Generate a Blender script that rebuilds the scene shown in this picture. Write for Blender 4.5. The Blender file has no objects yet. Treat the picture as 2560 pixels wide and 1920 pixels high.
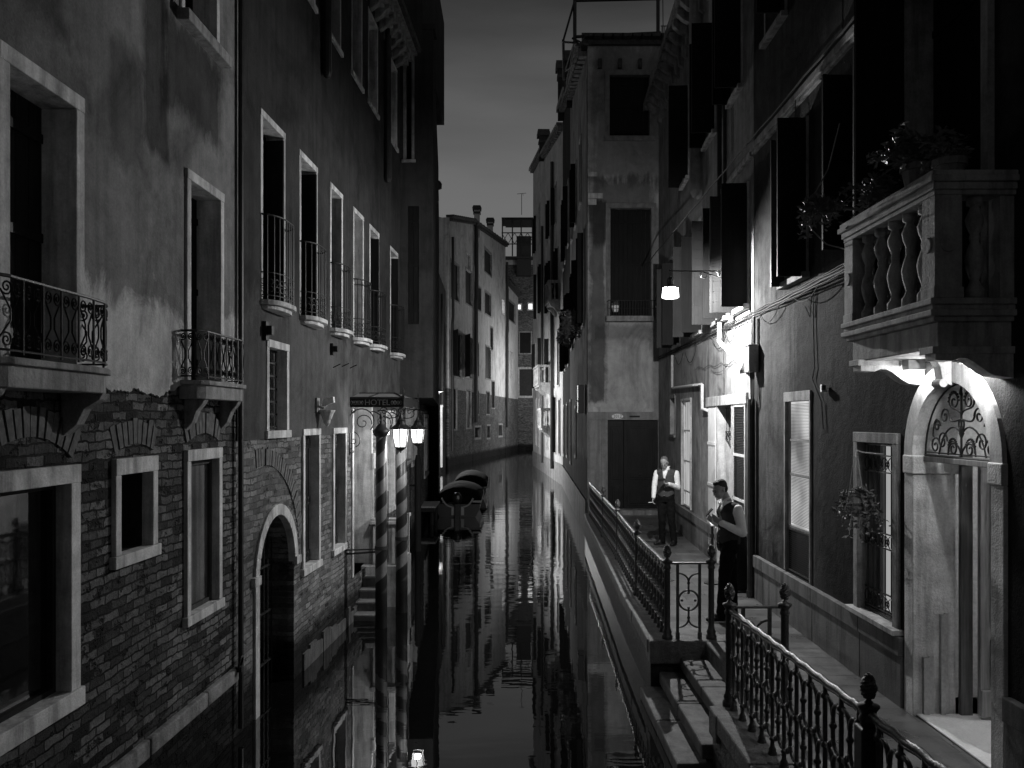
import bpy, bmesh, math, random
from mathutils import Vector, Matrix
random.seed(11)
PI = math.pi
scene = bpy.context.scene
COL = scene.collection
# ------------------------------------------------------------------ camera
F = 2150.0; CX = 1280.0; HY = 1050.0; ZC = 3.2          # photo pixels (2560 wide) to metres
cam_d = bpy.data.cameras.new('camera'); cam = bpy.data.objects.new('camera', cam_d); COL.objects.link(cam)
cam.location = (0, 0, ZC); cam.rotation_euler = (PI/2, 0, 0)
cam_d.sensor_width = 36; cam_d.lens = 36*F/2560; cam_d.shift_y = 90/2560.0
cam_d.clip_end = 1000; cam_d.clip_start = .05
scene.camera = cam
scene.view_settings.view_transform = 'Standard'; scene.view_settings.look = 'None'
scene.view_settings.exposure = 0; scene.view_settings.gamma = 1
# ------------------------------------------------------------------ dusk sky
world = bpy.data.worlds.new('World'); scene.world = world; world.use_nodes = True
wt = world.node_tree; wt.nodes.clear()
wo = wt.nodes.new('ShaderNodeOutputWorld'); wb = wt.nodes.new('ShaderNodeBackground')
wc = wt.nodes.new('ShaderNodeTexCoord'); ws = wt.nodes.new('ShaderNodeSeparateXYZ'); wr = wt.nodes.new('ShaderNodeValToRGB')
wn = wt.nodes.new('ShaderNodeTexNoise'); wm = wt.nodes.new('ShaderNodeMapping'); wa = wt.nodes.new('ShaderNodeMath'); wa2 = wt.nodes.new('ShaderNodeMath')
wm.inputs['Scale'].default_value = (1.5, 1.5, 9); wn.inputs['Scale'].default_value = 2.2; wn.inputs['Detail'].default_value = 6
wa.operation = 'MULTIPLY_ADD'; wa.inputs[1].default_value = .12; wa2.operation = 'ADD'
wt.links.new(wc.outputs['Generated'], wm.inputs[0]); wt.links.new(wm.outputs[0], wn.inputs['Vector'])
wt.links.new(wc.outputs['Generated'], ws.inputs[0]); wt.links.new(wn.outputs[0], wa.inputs[0]); wt.links.new(ws.outputs[2], wa.inputs[2])
wt.links.new(wa.outputs[0], wr.inputs[0]); wt.links.new(wr.outputs[0], wb.inputs[0]); wt.links.new(wb.outputs[0], wo.inputs[0])
e = wr.color_ramp.elements
e[0].position = 0.0; e[0].color = (.20, .20, .20, 1); e[1].position = 1.0; e[1].color = (.011, .011, .011, 1)
for p, v in ((.33, .145), (.42, .088), (.50, .038), (.58, .024)):
    q = e.new(p); q.color = (v, v, v, 1)
wb.inputs[1].default_value = 1.0

# ------------------------------------------------------------------ helpers
def tag(o, label=None, cat=None, group=None, kind=None):
    if label: o['label'] = label
    if cat: o['category'] = cat
    if group: o['group'] = group
    if kind: o['kind'] = kind
    return o

class Seg:
    """a vertical wall plane; local x runs along it, v is the distance out from it"""
    def __init__(s, p0, d, side):
        n = math.hypot(*d); s.p0 = p0; s.d = (d[0]/n, d[1]/n); s.side = side
        s.n = (-s.d[1]*side, s.d[0]*side)
    def t(s, x, v=0):
        c = (x-CX)/F; px = s.p0[0]+v*s.n[0]; py = s.p0[1]+v*s.n[1]
        return (c*py-px)/(s.d[0]-c*s.d[1])
    def Y(s, x, v=0): return s.p0[1]+v*s.n[1]+s.t(x, v)*s.d[1]
    def z(s, x, y, v=0): return ZC+(HY-y)*s.Y(x, v)/F
    def tY(s, Y): return (Y-s.p0[1])/s.d[1]
    def w(s, u, v, z): return (s.p0[0]+u*s.d[0]+v*s.n[0], s.p0[1]+u*s.d[1]+v*s.n[1], z)
    def empty(s, name, u=0, v=0, z=0):
        o = bpy.data.objects.new(name, None); COL.objects.link(o); o.empty_display_size = .2
        o.location = s.w(u, v, z); o.rotation_euler = (0, 0, math.atan2(s.d[1], s.d[0])); o['_s'] = s.side
        return o
def empty(name, loc=(0, 0, 0), rz=0):
    o = bpy.data.objects.new(name, None); COL.objects.link(o); o.location = loc; o.rotation_euler = (0, 0, rz)
    o.empty_display_size = .2; return o

class MB:
    def __init__(s, side=1): s.bm = bmesh.new(); s.side = side
    def V(s, u, v, z): return s.bm.verts.new((u, v*s.side, z))
    def face(s, pts):
        try: return s.bm.faces.new([s.V(*p) for p in pts])
        except ValueError: return None
    def box(s, u0, u1, v0, v1, z0, z1):
        a = [s.V(u, v, z) for z in (z0, z1) for v in (v0, v1) for u in (u0, u1)]
        for f in ((0, 1, 3, 2), (4, 6, 7, 5), (0, 4, 5, 1), (2, 3, 7, 6), (0, 2, 6, 4), (1, 5, 7, 3)):
            s.bm.faces.new([a[i] for i in f])
        return s
    def prism(s, poly, axis, a0, a1):
        """poly in the two other axes (order u,v,z), extruded along axis"""
        def P(p, a): return {'u': (a, p[0], p[1]), 'v': (p[0], a, p[1]), 'z': (p[0], p[1], a)}[axis]
        A = [s.V(*P(p, a0)) for p in poly]; B = [s.V(*P(p, a1)) for p in poly]
        n = len(poly)
        s.bm.faces.new(A); s.bm.faces.new(B[::-1])
        for i in range(n): s.bm.faces.new((A[i], A[(i+1) % n], B[(i+1) % n], B[i]))
        return s
    def tube(s, pts, r, seg=6, closed=False):
        pts = [Vector((p[0], p[1]*s.side, p[2])) for p in pts]
        P = [pts[0]]
        for p in pts[1:]:
            if (p-P[-1]).length > 1e-5: P.append(p)
        if closed and (P[0]-P[-1]).length < 1e-5: P.pop()
        n = len(P)
        if n < 2: return s
        rr = r if isinstance(r, (list, tuple)) else [r]*n
        up = None; rings = []
        for i in range(n):
            if closed: t = P[(i+1) % n]-P[i-1]
            else: t = P[min(i+1, n-1)]-P[max(i-1, 0)]
            if t.length < 1e-9: t = Vector((0, 0, 1))
            t.normalize()
            if up is None: up = Vector((0, 0, 1)) if abs(t.z) < .9 else Vector((1, 0, 0))
            x = up-t*up.dot(t)
            if x.length < 1e-6: x = t.orthogonal()
            x.normalize(); y = t.cross(x); up = x
            k = rr[min(i, len(rr)-1)]
            rings.append([s.bm.verts.new(P[i]+(x*math.cos(a)+y*math.sin(a))*k) for a in [2*PI*j/seg for j in range(seg)]])
        for i in range(n if closed else n-1):
            A, B = rings[i], rings[(i+1) % n]
            for j in range(seg): s.bm.faces.new((A[j], A[(j+1) % seg], B[(j+1) % seg], B[j]))
        if not closed: s.bm.faces.new(rings[0][::-1]); s.bm.faces.new(rings[-1])
        return s
    def lathe(s, prof, c=(0, 0, 0), seg=12, rot=0):
        rings = []
        for r, z in prof:
            rings.append([s.V(c[0]+r*math.cos(rot+2*PI*j/seg), c[1]+r*math.sin(rot+2*PI*j/seg), c[2]+z) for j in range(seg)])
        for A, B in zip(rings, rings[1:]):
            for j in range(seg): s.bm.faces.new((A[j], A[(j+1) % seg], B[(j+1) % seg], B[j]))
        s.bm.faces.new(rings[0][::-1]); s.bm.faces.new(rings[-1]); return s
    def ball(s, c, r, sx=1, sy=1, sz=1, seg=8):
        pr = []
        k = max(4, seg//2)
        for i in range(k+1):
            a = -PI/2+PI*i/k; pr.append((max(math.cos(a), .03)*r, math.sin(a)*r*sz))
        rings = []
        for rad, z in pr:
            rings.append([s.V(c[0]+rad*sx*math.cos(2*PI*j/seg), c[1]+rad*sy*math.sin(2*PI*j/seg), c[2]+z) for j in range(seg)])
        for A, B in zip(rings, rings[1:]):
            for j in range(seg): s.bm.faces.new((A[j], A[(j+1) % seg], B[(j+1) % seg], B[j]))
        s.bm.faces.new(rings[0][::-1]); s.bm.faces.new(rings[-1]); return s
    def build(s, name, mat, parent=None, smooth=False, bevel=0, label=None, norm=True):
        if norm: bmesh.ops.recalc_face_normals(s.bm, faces=s.bm.faces)
        me = bpy.data.meshes.new(name); s.bm.to_mesh(me); s.bm.free()
        if mat: me.materials.append(mat)
        if smooth:
            for p in me.polygons: p.use_smooth = True
        o = bpy.data.objects.new(name, me); COL.objects.link(o)
        if parent: o.parent = parent
        if bevel:
            m = o.modifiers.new('bevel', 'BEVEL'); m.width = bevel; m.segments = 2; m.limit_method = 'ANGLE'
        if label: o['label'] = label
        return o
def copy_tree(o, parent=None):
    c = o.copy(); COL.objects.link(c)
    if parent: c.parent = parent
    for ch in list(o.children): copy_tree(ch, c)
    return c
def text_mesh(name, body, size, mat, parent, loc, rot, depth=.004, align='CENTER', sx=1):
    cu = bpy.data.curves.new(name, 'FONT'); cu.body = body; cu.size = size; cu.extrude = depth; cu.align_x = align; cu.align_y = 'CENTER'
    t = bpy.data.objects.new('t', cu); COL.objects.link(t)
    dg = bpy.context.evaluated_depsgraph_get(); dg.update()
    me = bpy.data.meshes.new_from_object(t.evaluated_get(dg)); bpy.data.objects.remove(t)
    me.materials.clear(); me.materials.append(mat)
    o = bpy.data.objects.new(name, me); COL.objects.link(o); o.parent = parent; o.location = loc; o.rotation_euler = rot; o.scale = (sx, 1, 1)
    return o
def spiral(cx, cz, r0, r1, a0, a1, n=14):
    return [(cx+(r0+(r1-r0)*i/n)*math.cos(a0+(a1-a0)*i/n), cz+(r0+(r1-r0)*i/n)*math.sin(a0+(a1-a0)*i/n)) for i in range(n+1)]
def lerp(a, b, t): return a+(b-a)*t
def bez(p0, p1, p2, p3, n=8):
    r = []
    for i in range(n+1):
        t = i/n; a = (1-t)**3; b = 3*t*(1-t)**2; c = 3*t*t*(1-t); d = t**3
        r.append(tuple(a*p0[k]+b*p1[k]+c*p2[k]+d*p3[k] for k in range(len(p0))))
    return r

# ------------------------------------------------------------------ materials
class NT:
    def __init__(s, name):
        s.m = bpy.data.materials.new(name); s.m.use_nodes = True; s.t = s.m.node_tree; s.t.nodes.clear()
        s.out = s.t.nodes.new('ShaderNodeOutputMaterial'); s._o = None
    def n(s, typ, ins=None, **kw):
        nd = s.t.nodes.new('ShaderNode'+typ)
        for k, v in kw.items(): setattr(nd, k, v)
        for k, v in (ins or {}).items():
            if hasattr(v, 'is_linked') or hasattr(v, 'links'): s.t.links.new(v, nd.inputs[k])
            else: nd.inputs[k].default_value = v
        return nd
    def obj(s):
        if not s._o: s._o = s.n('TexCoord').outputs['Object']
        return s._o
    def mapping(s, sc, loc=(0, 0, 0)): return s.n('Mapping', {'Vector': s.obj(), 'Scale': sc, 'Location': loc}).outputs[0]
    def noise(s, scale, detail=5, rough=.6, vec=None, dist=0):
        return s.n('TexNoise', {'Vector': vec or s.obj(), 'Scale': scale, 'Detail': detail, 'Roughness': rough, 'Distortion': dist}).outputs[0]
    def ramp(s, fac, stops):
        r = s.n('ValToRGB', {'Fac': fac}); el = r.color_ramp.elements
        while len(el) > 1: el.remove(el[-1])
        el[0].position = stops[0][0]; v = stops[0][1]; el[0].color = (v, v, v, 1)
        for p, v in stops[1:]:
            q = el.new(p); q.color = (v, v, v, 1)
        return r.outputs[0]
    def math(s, op, a, b=0.0, c=None):
        ins = {0: a, 1: b}
        if c is not None: ins[2] = c
        return s.n('Math', ins, operation=op).outputs[0]
    def mul(s, *a):
        r = a[0]
        for b in a[1:]: r = s.math('MULTIPLY', r, b)
        return r
    def col(s, v): return s.n('CombineColor', {0: v, 1: v, 2: v}).outputs[0]
    def done(s, v, rough=.85, bump=None, bd=.01, metallic=0, spec=.5, bs=1.0):
        b = s.n('BsdfPrincipled', {'Roughness': rough, 'Metallic': metallic, 'Specular IOR Level': spec})
        if isinstance(v, (int, float)): b.inputs['Base Color'].default_value = (v, v, v, 1)
        else: s.t.links.new(s.col(v), b.inputs['Base Color'])
        if bump is not None:
            bn = s.n('Bump', {'Height': bump, 'Distance': bd, 'Strength': bs}); s.t.links.new(bn.outputs[0], b.inputs['Normal'])
        s.t.links.new(b.outputs[0], s.out.inputs[0]); return s.m

def m_plaster(name, base, var=.5, streak=.5, stain=.5, patch=None, off=0, bd=.012, zones=()):
    s = NT(name)
    v0 = s.mapping((1, 1, 1), (off, off*.7, off*.3))
    n1 = s.noise(.9, 9, .68, v0, .6); n2 = s.noise(4.5, 8, .7, v0); n3 = s.noise(55, 3, .6)
    sv = s.mapping((4.5, 4.5, .28), (off, 0, 0)); n4 = s.noise(1.6, 8, .62, sv)
    a = s.ramp(n1, [(.3, 1-var), (.5, 1.0), (.72, 1+var*.7)])
    b = s.ramp(n2, [(.3, 1-var*.45), (.7, 1+var*.3)])
    c = s.ramp(n4, [(.36, 1-streak), (.56, 1.0)])
    d = s.ramp(n3, [(.25, .86), (.75, 1.14)])
    st = s.ramp(s.noise(.55, 10, .72, s.mapping((1, 1, .7), (off+4, 1, 2)), 1.2), [(.34, 1-stain), (.46, 1.0)])
    col = s.mul(s.math('ADD', s.mul(a, b, c, st, d, base), 0.0), 1.0)
    if patch:       # paler below a ragged line (z0): bare render; on PL_MID painted lantern light
        z = s.n('SeparateXYZ', {0: s.obj()}).outputs[2]
        zz = s.math('ADD', z, s.math('MULTIPLY', s.math('SUBTRACT', s.noise(1.3, 9, .7, None, .8), .5), 1.6))
        mk = s.ramp(s.math('SUBTRACT', zz, patch[0]-.5), [(.44, patch[1]), (.60, 1.0)])
        col = s.mul(col, mk)
    if zones:       # darker or paler patches (stains, drips, some painted light and shade), ragged edges: (u0, u1, z0, z1, factor, softness)
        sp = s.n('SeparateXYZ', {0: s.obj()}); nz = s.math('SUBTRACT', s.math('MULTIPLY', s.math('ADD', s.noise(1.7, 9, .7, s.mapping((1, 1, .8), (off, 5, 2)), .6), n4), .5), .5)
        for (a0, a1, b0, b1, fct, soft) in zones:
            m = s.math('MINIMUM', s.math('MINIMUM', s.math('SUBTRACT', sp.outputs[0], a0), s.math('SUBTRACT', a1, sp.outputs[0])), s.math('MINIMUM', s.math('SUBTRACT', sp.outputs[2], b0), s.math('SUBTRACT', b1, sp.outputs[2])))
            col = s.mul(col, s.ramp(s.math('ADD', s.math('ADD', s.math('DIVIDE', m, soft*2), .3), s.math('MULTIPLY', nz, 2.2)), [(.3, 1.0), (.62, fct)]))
    h = s.math('ADD', s.mul(n3, .25), s.math('ADD', s.mul(n2, .6), s.mul(n1, .9)))
    return s.done(col, .95, h, bd, 0, .06)
def m_brick(name, c1, c2, mortar, off=0, bd=.016, worn=.5, zdark=None, msize=.008):
    s = NT(name)
    sp = s.n('SeparateXYZ', {0: s.obj()})
    w1 = s.noise(3.1, 3, .5); w2 = s.noise(9, 2, .5, s.mapping((1, 1, 1), (5, 3, 8)))
    x = s.math('ADD', sp.outputs[0], s.math('MULTIPLY', s.math('SUBTRACT', w1, .5), .16))
    z = s.math('ADD', sp.outputs[2], s.math('MULTIPLY', s.math('SUBTRACT', w2, .5), .042))
    z = s.math('ADD', z, s.math('MULTIPLY', s.math('SUBTRACT', s.noise(.8, 2, .5), .5), .10))
    vec = s.n('CombineXYZ', {0: x, 1: z, 2: 0.0}).outputs[0]
    vec = s.n('Mapping', {'Vector': vec, 'Location': (off, off*.3, 0)}).outputs[0]
    def br(bw, rh, o, ms):
        return s.n('TexBrick', {'Vector': vec, 'Color1': (0, 0, 0, 1), 'Color2': (1, 1, 1, 1), 'Mortar': (.5, .5, .5, 1), 'Scale': 1.0, 'Mortar Size': ms,
                          'Mortar Smooth': .35, 'Bias': 0.0, 'Brick Width': bw, 'Row Height': rh}, offset=o)
    b = br(.205, .068, .47, msize)
    rnd = s.n('RGBToBW', {0: b.outputs[0]}).outputs[0]
    fac = b.outputs['Fac']
    fine = s.noise(38, 5, .7); mid = s.noise(11, 5, .7); big = s.noise(.7, 8, .66, s.mapping((1, 1, 1), (off, 2, 1)), .5)
    rc = s.ramp(rnd, [(0, c1), (.45, lerp(c1, c2, .4)), (1, c2)])
    gone = s.ramp(s.noise(7.5, 4, .6, s.mapping((1, 1, 1.6), (off+1, 7, 3))), [(.34, .25), (.42, 1.0)])
    colr = s.mul(rc, s.ramp(fine, [(.25, .55), (.75, 1.45)]), s.ramp(mid, [(.3, .7), (.7, 1.3)]), gone)
    mc = s.mul(s.ramp(s.noise(2.2, 6, .6), [(.4, mortar), (.62, mortar*3.2)]), s.ramp(fine, [(.2, .6), (.8, 1.4)]))
    mix = s.n('Mix', {'Factor': fac, 'A': colr, 'B': mc}, data_type='FLOAT').outputs[0]
    sm = s.ramp(s.math('ADD', s.mul(s.noise(1.9, 9, .72, s.mapping((1, 1, 1.2), (off+9, 4, 1)), .8), .8), s.mul(fine, .2)), [(.56, 0.0), (.64, .75)])
    mix = s.n('Mix', {'Factor': sm, 'A': mix, 'B': s.mul(s.ramp(mid, [(.3, .5), (.7, 1.3)]), lerp(c1, c2, .62))}, data_type='FLOAT').outputs[0]
    col = s.mul(mix, s.ramp(big, [(.3, 1-worn), (.55, 1.0), (.75, 1.3)]))
    if zdark:        # tide mark: wet, algae covered courses near the water
        zz = s.math('ADD', sp.outputs[2], s.math('MULTIPLY', s.math('SUBTRACT', s.noise(2.6, 8, .7), .5), .5))
        col = s.mul(col, s.ramp(zz, [(max(zdark-.12, .01), .12), (zdark+.12, 1.0)]))
    h = s.math('ADD', s.math('MULTIPLY', s.math('SUBTRACT', 1.0, fac), .9), s.math('ADD', s.mul(mid, .55), s.mul(fine, .35)))
    h = s.math('ADD', h, s.mul(rnd, .35)); h = s.mul(h, s.math('ADD', .35, s.mul(gone, .65))); h = s.n('Mix', {'Factor': sm, 'A': h, 'B': s.math('ADD', 1.0, s.mul(mid, .3))}, data_type='FLOAT').outputs[0]
    return s.done(col, .92, h, bd, 0, .12)
def m_stone(name, base, var=.25, rough=.75, scale=6, streak=.3, bd=.005):
    s = NT(name); n1 = s.noise(scale, 8, .7); n2 = s.noise(60, 3, .6); n3 = s.noise(1.5, 7, .62, s.mapping((5, 5, .5)))
    col = s.mul(s.ramp(n1, [(.3, 1-var), (.7, 1+var*.5)]), s.ramp(n2, [(.3, .88), (.7, 1.1)]), s.ramp(n3, [(.36, 1-streak), (.55, 1)]), base)
    return s.done(col, rough, s.math('ADD', s.mul(n1, 1.0), s.mul(n2, .4)), bd, 0, .25 if rough > .6 else .4)
def m_simple(name, v, rough=.6, metallic=0, nscale=30, nv=.25, bd=.002, spec=.5):
    s = NT(name); n1 = s.noise(nscale, 6, .6); col = s.mul(s.ramp(n1, [(.25, 1-nv), (.75, 1+nv)]), v)
    return s.done(col, rough, n1, bd, metallic, spec)
def m_wood(name, v, nv=.5, rough=.6, axis='z', sc=1.0):
    s = NT(name); scl = (22*sc, 22*sc, 1.0*sc) if axis == 'z' else (1.0*sc, 22*sc, 22*sc)
    n1 = s.noise(1.6, 8, .7, s.mapping(scl), .4); n2 = s.noise(3, 5, .6)
    col = s.mul(s.ramp(n1, [(.3, 1-nv), (.65, 1+nv*.4)]), s.ramp(n2, [(.3, .8), (.7, 1.15)]), v)
    return s.done(col, rough, n1, .003, 0, .10 if v < .1 else .35)
def m_emit(name, v, fac=1.0, tex=None):
    s = NT(name); em = s.n('Emission', {'Color': (1, 1, 1, 1), 'Strength': v})
    if tex == 'curtain':
        n1 = s.noise(2.2, 4, .5, s.mapping((5, 5, .35)))
        s.t.links.new(s.mul(s.ramp(n1, [(.3, .35), (.7, 1.25)]), v), em.inputs['Strength'])
    if tex == 'glow':
        n1 = s.noise(1.1, 2, .5, s.mapping((1.0, 1, .8)))
        s.t.links.new(s.mul(s.ramp(n1, [(.35, .25), (.65, 1.3)]), v), em.inputs['Strength'])
    if fac < 1:
        tr = s.n('BsdfTransparent'); mx = s.n('MixShader', {0: fac, 1: tr.outputs[0], 2: em.outputs[0]}); s.t.links.new(mx.outputs[0], s.out.inputs[0])
    else: s.t.links.new(em.outputs[0], s.out.inputs[0])
    return s.m

PL_OLD = m_plaster('old plaster, left house', .195, .5, .22, .5, patch=(4.2, 2.5), off=3, bd=.02, zones=((6.9, 8.3, 5.7, 6.66, .32, .3), (6.55, 7.05, 5.3, 12, .35, .12), (4.6, 5.55, 5.6, 12, .55, .2), (-6, 3.6, 3.4, 12, .7, .4), (6.0, 6.7, 5.0, 6.0, .55, .2)))  # dark band left of the upper sill paints in its cast shadow
PL_MID = m_plaster('plaster, balconet house', .040, .5, .25, .4, patch=(4.5, 1.9), off=9, bd=.02)  # paler lower wall paints in the glow of the hotel lanterns
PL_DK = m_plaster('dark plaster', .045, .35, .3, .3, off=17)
PL_FAR = m_plaster('far plaster', .5, .3, .3, .35, off=23, bd=.02)
PL_R2 = m_plaster('plaster by the lamp', .27, .5, .22, .5, off=31, bd=.018)
PL_R1 = m_plaster('plaster by the arch', .045, .6, .25, .55, off=41, bd=.03, zones=((7.5, 9.75, 1.2, 3.75, .6, .25), (10.6, 12.6, 1.2, 5.2, 1.9, .6), (9.9, 10.4, 1.2, 3.0, 1.4, .15), (-6, 6.0, 0, 13, .6, .3)))  # paler by the pipe as painted lamp light; near end darkened as shade
PL_2012 = m_plaster('plaster end house', .43, .3, .12, .35, off=62.5, bd=.02, zones=((2.0, 2.62, 3.6, 9.2, .30, .18), (2.0, 4.0, 7.8, 9.9, .40, .35), (2.0, 5.2, 9.5, 13.6, .55, .5), (2.2, 3.9, 5.35, 5.85, .65, .15), (3.75, 4.1, .6, 9, .6, .15)))
BR1 = m_brick('worn brick', .015, .20, .011, 0, .045, .55, zdark=.62)
BR2 = m_brick('brick of the balconet house', .07, .22, .05, 7, .014, .4, zdark=.5)
BRF = m_brick('far brick', .05, .20, .06, 3, .012, .45, zdark=.6)
ARCHB = m_simple('arch brick', .09, .9, 0, 14, .6, .01)
STONE = m_stone('istrian stone', .52, .4, .75, 5, .5)
STONE_D = m_stone('weathered stone', .30, .45, .8, 5, .55, .01)
STONE_B = m_stone('balcony stone', .42, .42, .8, 4, .5, .008)
STONE_R = m_stone('rough stone', .17, .5, .65, 7, .3, .03)
JAMB = m_stone('door jamb stone', .68, .5, .8, 2.6, .45, .02)
STEPS = m_stone('worn step stone', .15, .5, .7, 6, .4, .012)
MARBLE = m_stone('pale threshold marble', .75, .1, .45, 3, .1, .002)
IRON = m_simple('black iron', .012, .55, 0, 40, .4, .002, .3)
IRON_G = m_simple('grey painted iron', .07, .35, .5, 60, .5, .004)
SHUT = m_wood('shutter, near black green', .012, .4, .6)
SHUT_G = m_wood('shutter, grey paint', .035, .25, .55)
WOODD = m_wood('dark door wood', .020, .4, .45)
WOODL = m_wood('bleached door wood', .34, .5, .6)
WHITEW = m_wood('white painted wood', .62, .15, .5)
GLASSD = m_simple('dark glass', .006, .03, 0, 3, .2, .0004, .8)
PIPEW = m_simple('white drain pipe', .55, .4, 0, 12, .25, .002)
PIPED = m_simple('dark metal pipe', .03, .5, .3, 12, .4, .003)
CABLE = m_simple('cable', .03, .6)
CABLEG = m_simple('grey cable', .03, .8, 0, 30, .3, .002, .1)
BLACK = m_simple('interior darkness', .004, .9)
TILE = m_simple('roof tiles', .05, .9, 0, 8, .6, .03)
PAINTW = m_simple('white enamel', .7, .4)
PAINTG = m_simple('grey enamel', .25, .45)
PAINTK = m_simple('black enamel', .012, .35)
LEAF = m_simple('leaves', .12, .5, 0, 5, .5, .001)
TERRA = m_simple('terracotta pot', .16, .8)
CLOTHW = m_simple('white cotton', .8, .8, 0, 18, .12, .006)
CLOTHV = m_simple('charcoal waistcoat', .035, .85, 0, 60, .3, .003, .2)
CLOTHV2 = m_simple('waistcoat grey satin', .045, .7, 0, 30, .25, .004, .3)
CLOTHT = m_simple('black trousers', .007, .9, 0, 20, .3, .006, .08)
LEATHER = m_simple('black leather', .008, .5, 0, 30, .25, .002, .25)
SKIN = m_simple('skin', .30, .5, 0, 25, .1, .002)
HAIRD = m_simple('dark hair', .020, .7, 0, 90, .5, .006)
HAIRG = m_simple('short grey hair', .10, .8, 0, 90, .5, .006)
PLASTB = m_simple('boat cover', .003, .9, 0, 4, .5, .03, .04)
GEL = m_simple('boat hull paint', .015, .4, 0, 6, .3, .002)
LAMP_GLASS = m_emit('lit opal glass', 6.0, .45)
LANT_GLASS = m_emit('lit lantern glass', 2.6, .5)
LIT = m_emit('lit room window', 1.0)
LIT_HI = m_emit('bright far window', 1.6)
LIT_BLIND = m_emit('lit blind', .7, 1, 'glow')
LIT_BLIND2 = m_emit('lit blind bright', .5, 1, 'curtain')
LIT_DOOR = m_emit('lit door pane', .62)
LIT_ROOM = m_emit('lit ceiling', .26)
LIT_BULB = m_emit('bulb', 8.0)
def m_pole():
    s = NT('striped mooring pole'); sp = s.n('SeparateXYZ', {0: s.obj()})
    ang = s.math('ARCTAN2', sp.outputs[1], sp.outputs[0])
    ph = s.math('ADD', s.math('DIVIDE', sp.outputs[2], .43), s.math('DIVIDE', ang, -2*PI))
    fr = s.math('FRACT', ph); st = s.ramp(fr, [(0, .15), (.49, .15), (.51, .010), (.99, .010), (1, .15)])
    lo = s.ramp(s.math('ADD', sp.outputs[2], s.mul(s.noise(6), .2)), [(.62, .04), (.86, 1)])
    n1 = s.noise(8, 6, .65)
    return s.done(s.mul(st, lo, s.ramp(n1, [(.3, .7), (.7, 1.2)])), .45, n1, .004)
POLE = m_pole()
def m_paving():
    s = NT('trachyte paving'); sp = s.n('SeparateXYZ', {0: s.obj()})
    vec = s.n('CombineXYZ', {0: sp.outputs[0], 1: sp.outputs[1], 2: 0.0}).outputs[0]
    b = s.n('TexBrick', {'Vector': vec, 'Color1': (0, 0, 0, 1), 'Color2': (1, 1, 1, 1), 'Mortar': (.5, .5, .5, 1), 'Scale': 1.0, 'Mortar Size': .006,
                          'Mortar Smooth': .2, 'Brick Width': .62, 'Row Height': .33}, offset=.45)
    rnd = s.n('RGBToBW', {0: b.outputs[0]}).outputs[0]; n1 = s.noise(2.4, 8, .7); n2 = s.noise(40, 4, .65)
    c = s.mul(s.ramp(rnd, [(0, .07), (1, .13)]), s.ramp(n1, [(.3, .6), (.7, 1.25)]), s.ramp(n2, [(.3, .8), (.7, 1.15)]))
    col = s.n('Mix', {'Factor': b.outputs['Fac'], 'A': c, 'B': .04}, data_type='FLOAT').outputs[0]
    h = s.math('ADD', s.math('SUBTRACT', 1.0, b.outputs['Fac']), s.math('ADD', s.mul(n2, .35), s.mul(n1, .8)))
    return s.done(col, s.ramp(n1, [(.3, .22), (.7, .45)]), h, .005, 0, .8)
PAVE = m_paving()
def m_water():
    s = NT('still canal water')
    n1 = s.noise(1.0, 3, .5, s.mapping((.9, 2.6, 1)), .3); n2 = s.noise(1.0, 2, .5, s.mapping((4.0, 9.0, 1), (3, 1, 0))); n3 = s.noise(.35, 2, .5)
    big = s.ramp(s.noise(.16, 3, .5, s.mapping((1, .6, 1), (7, 3, 0))), [(.4, .25), (.65, 1.0)])
    h = s.mul(s.math('ADD', s.mul(n1, 1.0), s.mul(n2, .16)), big)
    m = s.done(.004, .012, h, .007, 0, 1.0); m.node_tree.nodes['Principled BSDF'].inputs['IOR'].default_value = 1.9; return m
WATER = m_water()
def m_quay():
    s = NT('quay wall, wet stone and algae'); n1 = s.noise(2, 9, .7); n2 = s.noise(14, 6, .7)
    return s.done(s.mul(s.ramp(n1, [(.3, .3), (.7, 1.6)]), s.ramp(n2, [(.3, .5), (.7, 1.5)]), .012), .5, s.math('ADD', n1, s.mul(n2, .6)), .05)
QUAY = m_quay()

# ------------------------------------------------------------------ lamps' light (each sits inside the lamp built further down)
def light(name, loc, power, r=.06, parent=None):
    l = bpy.data.lights.new(name, 'POINT'); l.energy = power; l.shadow_soft_size = r; l.color = (1, 1, 1)
    o = bpy.data.objects.new(name, l); COL.objects.link(o); o.location = loc
    if parent: o.parent = parent
    return o
P_STREET = 1950; P_ARCH = 13; P_LANT = 95; P_FAR = 8000; P_FAR2 = 6000; P_ROOM = 75
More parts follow.
